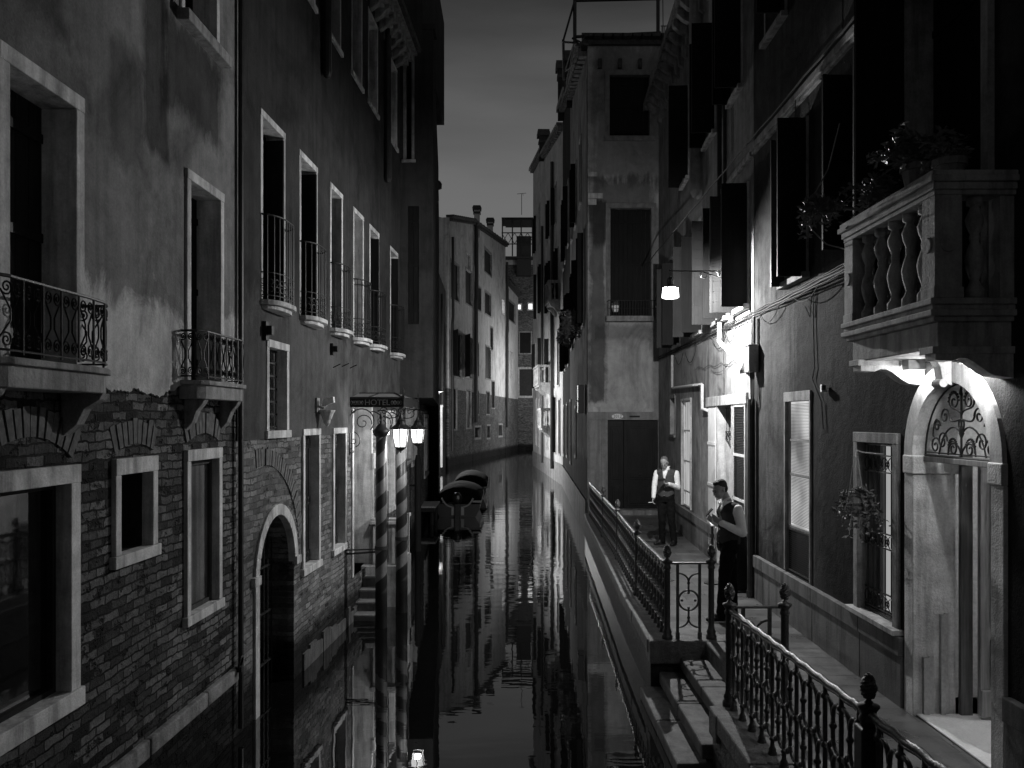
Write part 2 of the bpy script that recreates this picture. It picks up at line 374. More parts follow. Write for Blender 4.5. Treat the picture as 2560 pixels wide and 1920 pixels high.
# ------------------------------------------------------------------ facade tools
def wall_mesh(mb, ops, u0, u1, z0, z1, v=0.0, depth=3.0, ends=(True, True), top=True):
    ops = [o for o in ops if o['u1'] > u0 and o['u0'] < u1 and o['z1'] > z0 and o['z0'] < z1]
    us = sorted({u0, u1}|{min(max(o[k], u0), u1) for o in ops for k in ('u0', 'u1')})
    zs = sorted({z0, z1}|{min(max(o[k], z0), z1) for o in ops for k in ('z0', 'z1')})
    for a, b in zip(us, us[1:]):
        if b-a < 1e-5: continue
        for c, d in zip(zs, zs[1:]):
            if d-c < 1e-5: continue
            mu, mz = (a+b)/2, (c+d)/2
            if any(o['u0'] < mu < o['u1'] and o['z0'] < mz < o['z1'] for o in ops): continue
            mb.face([(a, v, c), (b, v, c), (b, v, d), (a, v, d)])
    for o in ops:
        if o.get('arch'):
            cu = (o['u0']+o['u1'])/2; r = (o['u1']-o['u0'])/2; zsp = o['z1']-r; n = 16
            if o['z1'] > z1+1e-4: continue
            P = [(cu+r*math.cos(PI*i/n), zsp+r*math.sin(PI*i/n)) for i in range(n+1)]
            for p, q in zip(P, P[1:]):
                mb.face([(p[0], v, p[1]), (q[0], v, q[1]), (q[0], v, o['z1']), (p[0], v, o['z1'])])
    if ends[0]: mb.face([(u0, v, z0), (u0, v, z1), (u0, -depth, z1), (u0, -depth, z0)])
    if ends[1]: mb.face([(u1, v, z0), (u1, v, z1), (u1, -depth, z1), (u1, -depth, z0)])
    if top: mb.face([(u0, v, z1), (u1, v, z1), (u1, -depth, z1), (u0, -depth, z1)])
def op(u0, u1, z0, z1, **k):
    d = dict(u0=min(u0, u1), u1=max(u0, u1), z0=z0, z1=z1); d.update(k); return d

def grille(W, parent, u0, u1, z0, z1, v, bands=(), n=6, name='grille', mat=None):
    g = MB(W.side)
    for i in range(n):
        u = u0+(i+.5)*(u1-u0)/n; g.tube([(u, v, z0), (u, v, z1)], .007, 5)
    for zb in (z0+.01, z1-.01): g.box(u0, u1, v-.006, v+.006, zb-.008, zb+.008)
    for (a, b) in bands:
        for zb in (a, b): g.box(u0, u1, v-.007, v+.007, zb-.006, zb+.006)
        w = (u1-u0)/n; r = min(w*.5, (b-a)/2)*.92
        for i in range(n):
            cu = u0+(i+.5)*w+w/2
            if i < n-1 or True:
                cu = u0+(i+.5)*w; c = (a+b)/2
                g.tube([(cu+r*math.cos(t*PI/5), v+.006, c+r*math.sin(t*PI/5)) for t in range(10)], .005, 4, True)
                if i < n-1: g.tube([(cu+w/2+r*.55*math.cos(t*PI/4), v+.006, c+r*.55*math.sin(t*PI/4)) for t in range(8)], .004, 4, True)
    return g.build(name, mat or IRON, parent)

def window(W, root, o, kind='shutter', d=.17, fw=.085, fmat=None, proud=.02, sill=True, sillp=.05, lintel=None, open_leaf=None, rmat=None, far_jamb=True, name='window', label=None, mat=None, mull=None):
    """window > frame, shutter / pane / grille"""
    u0, u1, z0, z1 = o['u0'], o['u1'], o['z0'], o['z1']; fmat = fmat or STONE
    lin = lintel or fw
    back = MB(W.side)
    m = mat
    if kind in ('shutter', 'slot'):
        m = m or SHUT
        n = max(1, round((u1-u0)/.13)); w = (u1-u0)/n
        for i in range(n): back.box(u0+i*w+.003, u0+(i+1)*w-.003, -d-.04, -d, z0, z1)
        back.face([(u0, -d-.03, z0), (u1, -d-.03, z0), (u1, -d-.03, z1), (u0, -d-.03, z1)])
        for zz in (z0+.12*(z1-z0), z0+.5*(z1-z0), z0+.88*(z1-z0)): back.box(u0+.01, u1-.01, -d, -d+.018, zz-.03, zz+.03)
    elif kind == 'panel':
        m = m or PL_R2
        back.box(u0, u1, -d-.04, -d, z0, z1)
    elif kind in ('glass', 'lit', 'dark'):
        m = m or (GLASSD if kind == 'glass' else LIT if kind == 'lit' else BLACK)
        back.face([(u0, -d-.01, z0), (u1, -d-.01, z0), (u1, -d-.01, z1), (u0, -d-.01, z1)])
    win = back.build(name, m, root, label=label)
    if rmat:
        q = MB(W.side); dd_ = d; d = .06
        if o.get('arch'):
            cu = (u0+u1)/2; r = (u1-u0)/2; zsp = z1-r; n = 18
            pr = [(cu+r*math.cos(PI*i/n), zsp+r*math.sin(PI*i/n)) for i in range(n+1)]; po = [(cu+(r+.03)*math.cos(PI*i/n), zsp+(r+.03)*math.sin(PI*i/n)) for i in range(n+1)]
            for i in range(n): q.prism([pr[i], pr[i+1], po[i+1], po[i]], 'v', -dd_, -d)
            q.box(u0-.03, u0, -dd_, -d, z0, zsp); q.box(u1, u1+.03, -dd_, -d, z0, zsp)
        else:
            q.box(u0-.03, u1+.03, -dd_, -d, z1, z1+.03); q.box(u0-.03, u0, -dd_, -d, z0, z1); q.box(u1, u1+.03, -dd_, -d, z0, z1); q.box(u0, u1, -dd_, -d, z0-.03, z0)
        q.build('reveal', rmat, win)
    if fw > 0:
        f = MB(W.side)
        if o.get('arch'):
            cu = (u0+u1)/2; r = (u1-u0)/2; zsp = z1-r; n = 18
            pr = [(cu+r*math.cos(PI*i/n), zsp+r*math.sin(PI*i/n)) for i in range(n+1)]
            po = [(cu+(r+fw)*math.cos(PI*i/n), zsp+(r+fw)*math.sin(PI*i/n)) for i in range(n+1)]
            for i in range(n): f.prism([pr[i], pr[i+1], po[i+1], po[i]], 'v', -d, proud)
            f.box(u0-fw, u0, -d, proud, z0, zsp)
            if far_jamb: f.box(u1, u1+fw, -d, proud, z0, zsp)
        else:
            f.box(u0-fw, u1+fw, -d, proud+.004, z1, z1+lin)
            f.box(u0-fw, u0, -d, proud, z0, z1); f.box(u1, u1+fw, -d, proud, z0, z1)
            if sill: f.box(u0-fw-.03, u1+fw+.03, -d, sillp, z0-fw*1.05, z0)
        f.build('frame', fmat, win, bevel=.006)
    if rmat: d = dd_
    if kind == 'glass':
        g = MB(W.side); t = .035
        g.box(u0, u0+t, -d-.02, -d+.03, z0, z1); g.box(u1-t, u1, -d-.02, -d+.03, z0, z1)
        g.box(u0+t, u1-t, -d-.02, -d+.03, z0, z0+t); g.box(u0+t, u1-t, -d-.02, -d+.03, z1-t, z1)
        if mull: g.box((u0+u1)/2-.02, (u0+u1)/2+.02, -d-.02, -d+.035, z0+t, z1-t)
        g.build('sash', WOODD, win)
    return win
def leaf(W, parent, u, z0, z1, w, ang, mat=None, louvre=False, th=.035, name='shutter_leaf', v0=.03, label=None):
    """a shutter leaf hinged at u; ang 0 = flat along +u, 90 = straight out"""
    mat = mat or SHUT
    a = math.radians(ang); c, s_ = math.cos(a), math.sin(a)
    g = MB(W.side)
    def q(a0, a1, b0, b1, c0, c1):
        pts = [(u+x*c-y*s_, v0+x*s_+y*c) for x, y in ((a0, b0), (a1, b0), (a1, b1), (a0, b1))]
        g.prism(pts, 'z', c0, c1)
    if louvre:
        q(0, .04, 0, th, z0, z1); q(w-.04, w, 0, th, z0, z1); q(.04, w-.04, .012, th-.012, z0, z1); n = max(4, int((z1-z0)/.16))
        for i in range(n):
            a0 = z0+i*(z1-z0)/n; q(.04, w-.04, .004, th-.004, a0+.006, a0+(z1-z0)/n-.006)
    else:
        q(0, w, 0, th, z0, z1)
        for zz in (z0+.15*(z1-z0), z0+.85*(z1-z0)): q(.02, w-.02, -.012, 0, zz-.04, zz+.04)
    return g.build(name, mat, parent, label=label)
def voussoirs(W, root, cu, cz, r, a0, a1, h=.2, bw=.055, name='relieving_arch', sq=1.0, mat=None):
    g = MB(W.side); n = max(3, int(r*abs(a1-a0)/(bw+.012)))
    for i in range(n):
        a = lerp(a0, a1, (i+.5)/n); da = bw/2/r
        hh = h*random.uniform(.86, 1.05); p = random.uniform(.006, .022)
        g.prism([(cu+r*math.cos(a-da), cz+r*sq*math.sin(a-da)), (cu+r*math.cos(a+da), cz+r*sq*math.sin(a+da)),
                 (cu+(r+hh)*math.cos(a+da), cz+(r*sq+hh)*math.sin(a+da)), (cu+(r+hh)*math.cos(a-da), cz+(r*sq+hh)*math.sin(a-da))], 'v', -.05, p)
    return g.build(name, mat or ARCHB, root)
def balconet(W, root, u0, u1, zs, p, hgt=.93, slab=.10, style='bars', mat=STONE, label=None, curve=.6):
    """stone slab with a curved iron railing"""
    cu = (u0+u1)/2; h = (u1-u0)/2; N = 20
    def path(off=0.0):
        P = []
        for i in range(N+1):
            t = -1+2*i/N; x = cu+(h-off)*math.copysign(abs(t)**.75, t) if False else cu+(h-off)*t
            P.append((x, (p-off)*(1-abs(t)**3.2)**.7+.0))
        return P
    g = MB(W.side); poly = [(u1, -.02), (u0, -.02)]+path()
    g.prism([(cu-h, -.02)]+path()[1:-1]+[(cu+h, -.02)], 'z', zs-slab*.55, zs)
    g.prism([(cu-h+.05, -.02)]+path(.05)[1:-1]+[(cu+h-.05, -.02)], 'z', zs-slab, zs-slab*.55)
    b = g.build('balcony', mat, root, bevel=.008, label=label)
    P = path(.03); r = MB(W.side)
    top = zs+hgt
    r.tube([(x, y, top) for x, y in P], .011, 6); r.tube([(x, y, zs+.05) for x, y in P], .008, 5)
    r.tube([(x, y, zs+.30) for x, y in P], .006, 5)
    # arc length sampling
    L = [0]
    for a, c in zip(P, P[1:]): L.append(L[-1]+math.dist(a, c))
    def at(s):
        s = min(max(s, 0), L[-1]-1e-6); i = max(j for j in range(len(L)) if L[j] <= s); k = (s-L[i])/(L[i+1]-L[i]); return lerp(P[i][0], P[i+1][0], k), lerp(P[i][1], P[i+1][1], k)
    nb = max(6, int(L[-1]/.085))
    for i in range(nb+1):
        x, y = at(L[-1]*i/nb); r.tube([(x, y, zs), (x, y, top)], .0065, 5)
    for i in range(nb):
        s0 = L[-1]*(i+.5)/nb
        for (c0, rr) in ((zs+.12, .032), (zs+.2, .03)):
            r.tube([(*at(s0+rr*math.cos(a*PI/4)), c0+rr*math.sin(a*PI/4)) for a in range(8)], .0045, 4, True)
    r.build('railing', IRON, b)
    return b

def scroll_railing(W, parent, P, z0, z1, unit=.2):
    """wrought iron railing of lyre shaped scrolls along the plan path P"""
    r = MB(W.side); L = [0]
    for a, c in zip(P, P[1:]): L.append(L[-1]+math.dist(a, c))
    def at(s):
        s = min(max(s, 0), L[-1]-1e-6); i = max(j for j in range(len(L)) if L[j] <= s); k = (s-L[i])/(L[i+1]-L[i]); return lerp(P[i][0], P[i+1][0], k), lerp(P[i][1], P[i+1][1], k)
    r.tube([(x, y, z1) for x, y in P], .010, 6); r.tube([(x, y, z0+.02) for x, y in P], .007, 5)
    n = max(2, round(L[-1]/unit)); w = L[-1]/n; H = z1-z0
    for i in range(n+1):
        x, y = at(i*w); r.tube([(x, y, z0), (x, y, z1)], .008, 5)
    for i in range(n):
        c = (i+.5)*w
        for s_ in (-1, 1):
            q = w*.24; R = min(w*.23, H*.17)
            top = spiral(0, 0, R*.15, R, PI*.5, PI*3.9, 20)         # curl
            ptsT = [(c+s_*(q+a*.9), z1-R-.015+b) for a, b in top]
            ptsB = [(c+s_*(q+a*.9), z0+.03+R-b) for a, b in top]
            e1 = ptsT[-1]; e2 = ptsB[-1]
            mid = [(e1[0], e1[1]), (c+s_*.10*w, z1-H*.42), (c+s_*.10*w, z0+H*.42), (e2[0], e2[1])]
            pts = ptsT+mid[1:3]+ptsB[::-1]
            r.tube([(*at(a), b) for a, b in pts], .0055, 4)
    return r.build('railing', IRON, parent)

# ================================================================== SETTING
# water
g = MB(); g.face([(-60, -20, 0), (60, -20, 0), (60, 260, 0), (-60, 260, 0)])
tag(g.build('canal_water', WATER), kind='structure')
# pavement (walkway) along the right bank, with a notch for the water steps
K1 = (1366-CX)/F
Q = [(1.78, -4), (1.78, 7.63), (2.25, 7.63), (2.25, 9.93), (1.60, 9.93), (1.66, 13), (1.76, 16), (1.93, 21.8), (2.0, 23.6), (4.6, 23.6), (4.6, -4)]
g = MB(); A = [g.V(x, y, .65) for x, y in Q]; g.bm.faces.new(A)
tag(g.build('pavement', PAVE), kind='structure')
g = MB()
for (a, b) in zip(Q[:9], Q[1:9]):
    d = Vector((b[0]-a[0], b[1]-a[1])); n = max(1, int(d.length/.35))
    for i in range(n):
        p = Vector(a)+d*i/n; q = Vector(a)+d*(i+1)/n
        g.face([(p.x, p.y, -.6), (q.x, q.y, -.6), (q.x, q.y, .47), (p.x, p.y, .47)])
tag(g.build('quay_wall', QUAY), kind='structure')
# kerb stones, each course a row of blocks on the edge
def kerb(path, w=.34, name='kerb'):
    g = MB()
    for a, b in zip(path, path[1:]):
        d = Vector((b[0]-a[0], b[1]-a[1])); L = d.length; d.normalize(); nn = Vector((d.y, -d.x)); n = max(1, round(L/1.3))
        for i in range(n):
            s0, s1 = i*L/n+.004, (i+1)*L/n-.004; o = -.035+random.uniform(-.008, .008); zt = .662+random.uniform(-.004, .004)
            P = [Vector(a)+d*s0+nn*o, Vector(a)+d*s1+nn*o, Vector(a)+d*s1+nn*w, Vector(a)+d*s0+nn*w]
            g.prism([(p.x, p.y) for p in P], 'z', .50, zt)
    return tag(g.build(name, STONE_R, bevel=.018), kind='structure')
kerb([(1.78, -3.9), (1.78, 7.63)]); kerb([(1.60, 9.97), (1.66, 13), (1.76, 16), (1.93, 21.8), (2.0, 23.4)])
g = MB(); g.box(1.58, 2.55, 9.86, 10.18, .40, .668); g.box(2.22, 2.52, 7.66, 9.85, .42, .664); g.box(1.745, 2.52, 7.36, 7.64, .42, .667)
tag(g.build('landing_kerb', STONE_R, bevel=.02), kind='structure')
g = MB()
for X0, X1, z in ((1.98, 2.24, .48), (1.74, 2.24, .31), (1.52, 2.24, .14), (1.30, 2.24, -.02)):
    n = 2
    for i in range(n): g.box(X0-.05, X1, 7.66+i*1.12, 7.66+(i+1)*1.12-.008, z-.14, z)
g.box(2.16, 2.24, 7.66, 9.9, -.5, .42)
tag(g.build('water_steps', STEPS, bevel=.02), kind='structure')

# ================================================================== LEFT HOUSE 1 : brick below, old plaster above
W1 = Seg((-3.05, 0), ((1345-CX)/F, 1), -1); B1 = W1.empty('brick_house')
tag(B1, 'nearest house on the left, bare brick below and blotched old plaster above', 'house')
UE1 = W1.t(590)
o_b1 = op(W1.t(7), W1.t(175), 3.53, 5.23); o_b2 = op(W1.t(466), W1.t(541), 3.53, 5.28); o_up = op(W1.t(452), W1.t(532), 6.67, 9.0); o_up2 = op(3.0, 4.2, 6.67, 9.0)
o_g1 = op(W1.t(-40), W1.t(166), 1.44, 2.79); o_g2 = op(W1.t(293), W1.t(373), 2.22, 2.80); o_g3 = op(W1.t(469), W1.t(540), 1.50, 2.84)
ops1 = [o_b1, o_b2, o_up, o_up2, o_g1, o_g2, o_g3]
g = MB(-1); wall_mesh(g, ops1, -6, UE1, -.6, 3.52, 0, ends=(True, False), top=False); g.build('brick_wall', BR1, B1)
g = MB(-1); wall_mesh(g, ops1, -6, UE1, 3.50, 14, .022, ends=(True, True)); pw = g
# ragged lower edge of the plaster coat
ph = 3.50; u = -6; h = .05
while u < UE1-.001:
    u2 = min(u+random.uniform(.012, .035), UE1); h2 = max(.002, .062+.034*math.sin(u2*3.1)+.022*math.sin(u2*8.3+1)+.012*math.sin(u2*23)+random.uniform(-.010, .010))
    if not any(o['u0']-.15 < u < o['u1']+.15 for o in (o_b1, o_b2)):
        pw.face([(u, .022, ph-h), (u2, .022, ph-h2), (u2, .022, ph), (u, .022, ph)]); pw.face([(u, 0, ph-h), (u2, 0, ph-h2), (u2, .022, ph-h2), (u, .022, ph-h)])
    u, h = u2, h2
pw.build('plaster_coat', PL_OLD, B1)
STONE_L = m_stone('window stone, left house', .60, .42, .8, 4, .5, .01)
window(W1, B1, o_b1, 'shutter', .19, .10, STONE_L, .045, sill=False, mat=WOODD)
window(W1, B1, o_b2, 'shutter', .19, .085, STONE_L, .045, sill=False, mat=SHUT)
wu = window(W1, B1, o_up, 'shutter', .19, .075, STONE_L, .04, sill=False)
g = MB(-1); g.box(o_up['u0']-.14, o_up['u1']+.16, -.1, .13, 6.56, 6.66); g.build('sill', STONE_D, wu, bevel=.008)
window(W1, B1, o_up2, 'shutter', .19, .075, STONE_L, .04)
window(W1, B1, o_g1, 'glass', .10, .115, STONE_L, .035, lintel=.12)
wg = window(W1, B1, o_g2, 'glass', .26, .085, STONE_L, .035, lintel=.12, rmat=PL_DK)
wp = window(W1, B1, o_g3, 'panel', .07, .08, STONE_L, .035, lintel=.10, mat=m_plaster('infill plaster', .13, .5, .5, .2, off=70))
g = MB(-1)
for (a, b, c, d_) in ((o_g3['u0'], o_g3['u0']+.035, o_g3['z0'], o_g3['z1']), (o_g3['u1']-.035, o_g3['u1'], o_g3['z0'], o_g3['z1']), (o_g3['u0']+.035, o_g3['u1']-.035, o_g3['z1']-.045, o_g3['z1']), (o_g3['u0']+.035, o_g3['u1']-.035, o_g3['z0'], o_g3['z0']+.04)):
    g.box(a, b, -.07, -.04, c, d_)
g.build('casing', m_wood('grey casing', .06), wp)
# ledge of pale stone just above the water
g = MB(-1); u = -6
while u < UE1-.05:
    l = min(random.uniform(.7, 1.5), UE1-u); g.box(u+.004, u+l-.004, -.05, .05+random.uniform(-.006, .006), .575+random.uniform(-.015, .015), .725); u += l
g.build('plinth_ledge', m_stone('algae edged ledge stone', .24, .5, .8, 9, .4, .02), B1, bevel=.015)
g = MB(-1)
for p in (-5.0, 3.0): pass
# relieving arches of bricks on edge
for o, hh, sp in ((o_g1, .30, .62), (o_g2, .24, .40), (o_g3, .22, .42)):
    cu = (o['u0']+o['u1'])/2; half = (o['u1']-o['u0'])/2+.05; r = half/math.sin(sp); a = sp
    voussoirs(W1, B1, cu, o['z1']+.16-r*math.cos(a)+.0, r, PI/2+a, PI/2-a, .20)
# balconies
def scroll_balcony(W, root, u0, u1, p, zs, rh, chamf, unit, label):
    P = [(u0, .0), (u0+.02, p*.8), (u0+chamf*.5, p), (u1-chamf, p), (u1-chamf*.45, p*.93), (u1-.02, p*.72), (u1, .0)]
    g = MB(W.side)
    g.prism(P, 'z', zs-.04, zs)
    P2 = [(x*1.0 if 0 < i < 6 else x, max(y-.035, 0)) for i, (x, y) in enumerate(P)]
    P2[0] = (u0+.03, 0); P2[-1] = (u1-.03, 0)
    g.prism(P2, 'z', zs-.16, zs-.04)
    b = g.build('balcony', STONE_D, root, bevel=.008, label=label)
    for uc in (u0+.14, u1-.20):
        br = MB(W.side); pr = [(0, zs-.16), (p-.06, zs-.16), (p-.08, zs-.20), (p*.45, zs-.26), (p*.3, zs-.36), (0, zs-.44)]
        br.prism(pr, 'u', uc, uc+.10); br.build('bracket', STONE_D, b, bevel=.006)
    ins = [(u0+.03, .0)]+[(x, y-.03) for x, y in P[1:-1]]+[(u1-.03, .0)]
    dense = []
    for a, c in zip(ins, ins[1:]):
        for i in range(5): dense.append((lerp(a[0], c[0], i/5), lerp(a[1], c[1], i/5)))
    dense.append(ins[-1])
    scroll_railing(W, b, dense, zs+.015, zs+rh, unit)
    return b
scroll_balcony(W1, B1, W1.t(-190), W1.t(190)+.02, .33, 3.53, .42, .42, .185, 'balcony with lyre scroll railing nearest the viewer')
scroll_balcony(W1, B1, W1.t(443), W1.t(566)+.02, .24, 3.54, .42, .22, .15, 'smaller balcony with scroll railing at the house corner')
# pipe on the corner and the mooring ring
g = MB(-1); g.tube([(UE1-.03, .06, .1), (UE1-.03, .06, 13)], .028, 8); g.build('drainpipe', PIPED, B1)
g = MB(-1); g.tube([(UE1-.10+.05*math.cos(a*PI/8), .085+.012*math.sin(a*PI/8), .78+.06*math.sin(a*PI/8)) for a in range(16)], .009, 6, True)
g.box(UE1-.13, UE1-.07, .04, .10, .69, .74); g.build('mooring_ring', IRON, B1)

# ================================================================== LEFT HOUSE 2 : plaster, balconets, hotel door
k2 = (1385-CX)/F; W2 = Seg((-3.212, 0), (k2, 1), -1); B2 = W2.empty('balconet_house')
tag(B2, 'long dark plastered house with a row of curved balconets above the hotel door', 'house')
U0, U1 = W2.t(590), W2.t(998)
FL = [(647, 706, 1), (744.5, 788, 1), (822, 852, 0), (880, 905, 0), (921, 944, 1), (973, 992, 1)]
ops2 = []; fr = []
for xa, xb, sh in FL:
    o = op(W2.t(xa)+.085, W2.t(xb)-.02, 4.53, 6.53); ops2.append(o); fr.append((o, sh))
UP = []
for xa, xb, sh in FL:
    o = op(W2.t(xa)+.07-.1, W2.t(xb)-.02-.1, 8.72, 10.25); ops2.append(o); UP.append(o)
o_l1 = op(W2.t(664)+.05, W2.t(712), 3.08, 4.02); o_l2 = op(W2.t(758), W2.t(793), 1.30, 3.0); o_l3 = op(W2.t(833), W2.t(860), 1.32, 3.0)
o_gate = op(W2.t(633)+.13, W2.t(741)-.13, -.6, 2.10, arch=True)
o_door = op(W2.t(881), W2.t(925), .70, 3.42)
o_l4 = op(W2.t(968)-.1, W2.t(983), 1.5, 3.3)
ops2 += [o_l1, o_l2, o_l3, o_gate, o_door, o_l4]
g = MB(-1); wall_mesh(g, ops2, U0, U1, -.6, 3.0, 0, ends=(False, False), top=False); g.build('brick_wall', BR2, B2)
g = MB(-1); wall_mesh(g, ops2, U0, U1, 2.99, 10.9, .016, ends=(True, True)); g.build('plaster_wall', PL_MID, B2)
for o, sh in fr:
    w = window(W2, B2, o, 'shutter', .19, .075, STONE, .02, sill=False)
    if sh:
        leaf(W2, w, o['u1']-.012, o['z0']+.02, o['z1']-.05, .21, 96, v0=-.17)
    balconet(W2, B2, o['u0']-.10, o['u1']+.14, 4.52, .22)
for o in UP: window(W2, B2, o, 'shutter', .24, .07, STONE, .02)
def grated(W, root, o, d=.13, bands=None, n=5):
    w = window(W, root, o, 'dark', .17, .085, STONE_L, .03); z0, z1 = o['z0'], o['z1']
    grille(W, w, o['u0'], o['u1'], z0, z1, -.10, bands if bands is not None else [(z1-.17, z1-.05), (lerp(z0, z1, .45), lerp(z0, z1, .45)+.10), (z0+.03, z0+.14)], n); return w
grated(W2, B2, o_l1, bands=[(3.12+i*.15, 3.26+i*.15) for i in range(6)], n=3); grated(W2, B2, o_l2); grated(W2, B2, o_l3, n=4); grated(W2, B2, o_l4, n=4)
wg2 = window(W2, B2, o_gate, 'dark', .55, .13, STONE, .03, rmat=BR2, far_jamb=False, name='water_gate', label='round arched water gate with an iron grille')
gg = MB(-1); cu = (o_gate['u0']+o_gate['u1'])/2; r = (o_gate['u1']-o_gate['u0'])/2
for i in range(9):
    x = -r+(i+.5)*2*r/9; gg.tube([(cu+x, -.25, 0), (cu+x, -.25, 2.10-r+math.sqrt(max(r*r-x*x, 0)))], .010, 5)
    if i % 2: gg.lathe([(.002, 0), (.022, .05), (.002, .14)], (cu+x, -.25, 1.62), 6)
for zz in (.3, .9, 1.45): gg.box(cu-r, cu+r, -.26, -.235, zz-.012, zz+.012)
gg.build('grille', IRON, wg2)
jb_ = MB(-1); jb_.box(o_gate['u1'], o_gate['u1']+.02, -.5, .008, -.6, 2.10-r); jb_.build('brick_jamb', BR2, wg2)
for s_ in (-1, 1):
    im = MB(-1); im.box(cu+s_*(r+.13)-.10-s_*.03, cu+s_*(r+.13)+.10-s_*.03, -.02, .05, 1.42, 1.52); im.build('impost', STONE, wg2, bevel=.006)
voussoirs(W2, B2, cu-.45, 1.35, 1.35, .28, 1.75, .20)
# base strip of pale cement over the waterline
g = MB(-1); u = U0+1.4
while u < U1-3.4:
    l = random.uniform(.12, .4); h = random.uniform(.16, .28)
    if not (o_gate['u0']-.15 < u+l and u < o_gate['u1']+.15): g.box(u, u+l, -.02, .022+random.uniform(0, .01), -.3, h)
    u += l
g.build('base_render', m_stone('stained cement', .10, .5, .85, 6, .4, .02), B2)
# drain pipes / flues hanging down the upper wall
for xp, ze in ((802, 7.9), (958, 7.65)):
    u = W2.t(xp); g = MB(-1); g.tube([(u, .09, ze+.12), (u, .09, 10.7)], .062, 10); g.lathe([(.01, 0), (.045, .02), (.065, .08), (.066, .13)], (u, .09, ze), 10)
    g.build('flue_pipe', PIPED, B2, smooth=False)
# cornice with modillions
g = MB(-1); g.box(U0, U1, -.1, .30, 10.62, 10.74); g.box(U0, U1, -.1, .20, 10.54, 10.62); g.box(U0, U1, -.1, .38, 10.74, 10.80)
cn = g.build('cornice', STONE_D, B2, bevel=.01)
for i in range(22):
    u = U0+.2+i*(U1-U0-.3)/22; g = MB(-1); g.prism([(0, 10.54), (.28, 10.62), (.28, 10.55), (.20, 10.50), (.14, 10.42), (.05, 10.36), (0, 10.34)], 'u', u, u+.13); g.build('modillion', STONE_D, cn)
g = MB(-1); g.prism([(.45, 10.80), (.47, 10.86), (-3, 11.9), (-3, 10.8)], 'u', U0, U1); g.build('roof', TILE, B2)
# wall fittings
for xa, ya, s_ in ((652, 825, 1.0), (822, 872, .8)):
    u = W2.t(xa); z = W2.z(xa, ya); g = MB(-1); g.box(u, u+.10*s_, .016, .06, z-.11*s_, z+.1*s_); g.box(u+.01, u+.09*s_, .06, .12, z-.05*s_, z+.05*s_); g.build('wall_box', IRON, B2, bevel=.004)
for xa, ya in ((830, 915), (852, 913), (872, 917)):
    u = W2.t(xa); z = W2.z(xa, ya); g = MB(-1); g.tube([(u, .0, z-.03), (u+.02, .12, z+.03)], .008, 5); g.build('iron_pin', IRON, B2)
# --- hotel doorway
dj = window(W2, B2, o_door, 'glass', .34, .10, STONE_L, .03, sill=False, name='hotel_door', mull=True, label='tall hotel doorway lit by its lanterns')
g = MB(-1); g.box(o_door['u1']-.02, o_door['u1']+.14, .03, .07, 2.35, 2.62); g.box(o_door['u1'], o_door['u1']+.12, .03, .05, .7, 2.35); g.build('pilaster', STONE_L, dj, bevel=.01)
# landing with parapet and steps down to the water
SL = empty('hotel_landing', (0, 0, 0)); tag(SL, 'stone landing with white parapet and steps descending into the canal at the hotel door', 'landing')
def WX(Y): return -3.212+k2*Y
g = MB(); g.box(WX(14.8)-.1, -1.90, 14.72, 16.2, -.6, .70); g.build('platform', STONE_D, SL, bevel=.015)
for i in range(5):
    y1 = 14.72-i*.26; g = MB(); g.box(WX(y1)-.02, -2.15, y1-.26, y1, -.6, .70-(i+1)*.15); g.box(WX(y1)-.02, -2.13, y1-.28, y1-.002, .66-(i+1)*.15, .702-(i+1)*.15); g.build('step', m_stone('step stone', .17, .4) if i == 0 else bpy.data.materials['step stone'], SL, bevel=.01)
g = MB(); g.box(-2.42, -1.92, 14.86, 14.98, .70, 1.40)
for x in (-2.40, -2.25, -2.08, -1.98): g.box(x, x+.05, 14.83, 14.86, .72, 1.36)
g.box(-2.46, -1.89, 14.80, 15.03, 1.40, 1.46); g.box(-2.44, -1.91, 14.83, 15.0, 1.46, 1.50); g.box(-2.03, -1.93, 14.98, 16.2, .70, 1.40); g.box(-2.06, -1.90, 15.03, 16.2, 1.40, 1.46); g.build('parapet', STONE, SL, bevel=.008)

# ================================================================== LEFT HOUSE 3 : overhanging house
B3 = empty('jettied_house', (0, 0, 0)); tag(B3, 'tall dark house on the left whose upper floors jut out over the canal', 'house')
W3 = Seg((0, 18.5), (1, 0), -1)                       # near face, looks at the viewer
o3a = op(-2.28, -2.16, 8.8, 11.2); o3b = op(W3.t(1020), W3.t(1047), 5.26, 7.8)
g = MB(-1); wall_mesh(g, [o3a, o3b], -3.6, -1.70, 3.68, 11.6, 0, ends=(False, False), top=False)
g.face([(-3.6, 0, 3.68), (-1.70, 0, 3.68), (-2.8, -14.5, 3.68), (-4.4, -14.5, 3.68)])
g.face([(-3.6, 0, 11.6), (-1.70, 0, 11.6), (-2.8, -14.5, 11.6), (-4.4, -14.5, 11.6)])
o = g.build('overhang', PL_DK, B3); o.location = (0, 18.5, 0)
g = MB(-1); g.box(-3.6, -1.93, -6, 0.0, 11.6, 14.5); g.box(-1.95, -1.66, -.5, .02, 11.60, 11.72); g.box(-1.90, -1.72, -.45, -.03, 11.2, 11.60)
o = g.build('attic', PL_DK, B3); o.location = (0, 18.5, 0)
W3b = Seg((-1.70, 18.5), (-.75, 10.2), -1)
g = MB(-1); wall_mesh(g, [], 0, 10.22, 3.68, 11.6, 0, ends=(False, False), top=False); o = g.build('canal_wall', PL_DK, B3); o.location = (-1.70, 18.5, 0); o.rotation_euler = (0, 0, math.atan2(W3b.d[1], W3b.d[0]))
W3c = Seg((-2.45, 28.7), (-.35, 4.3), -1)
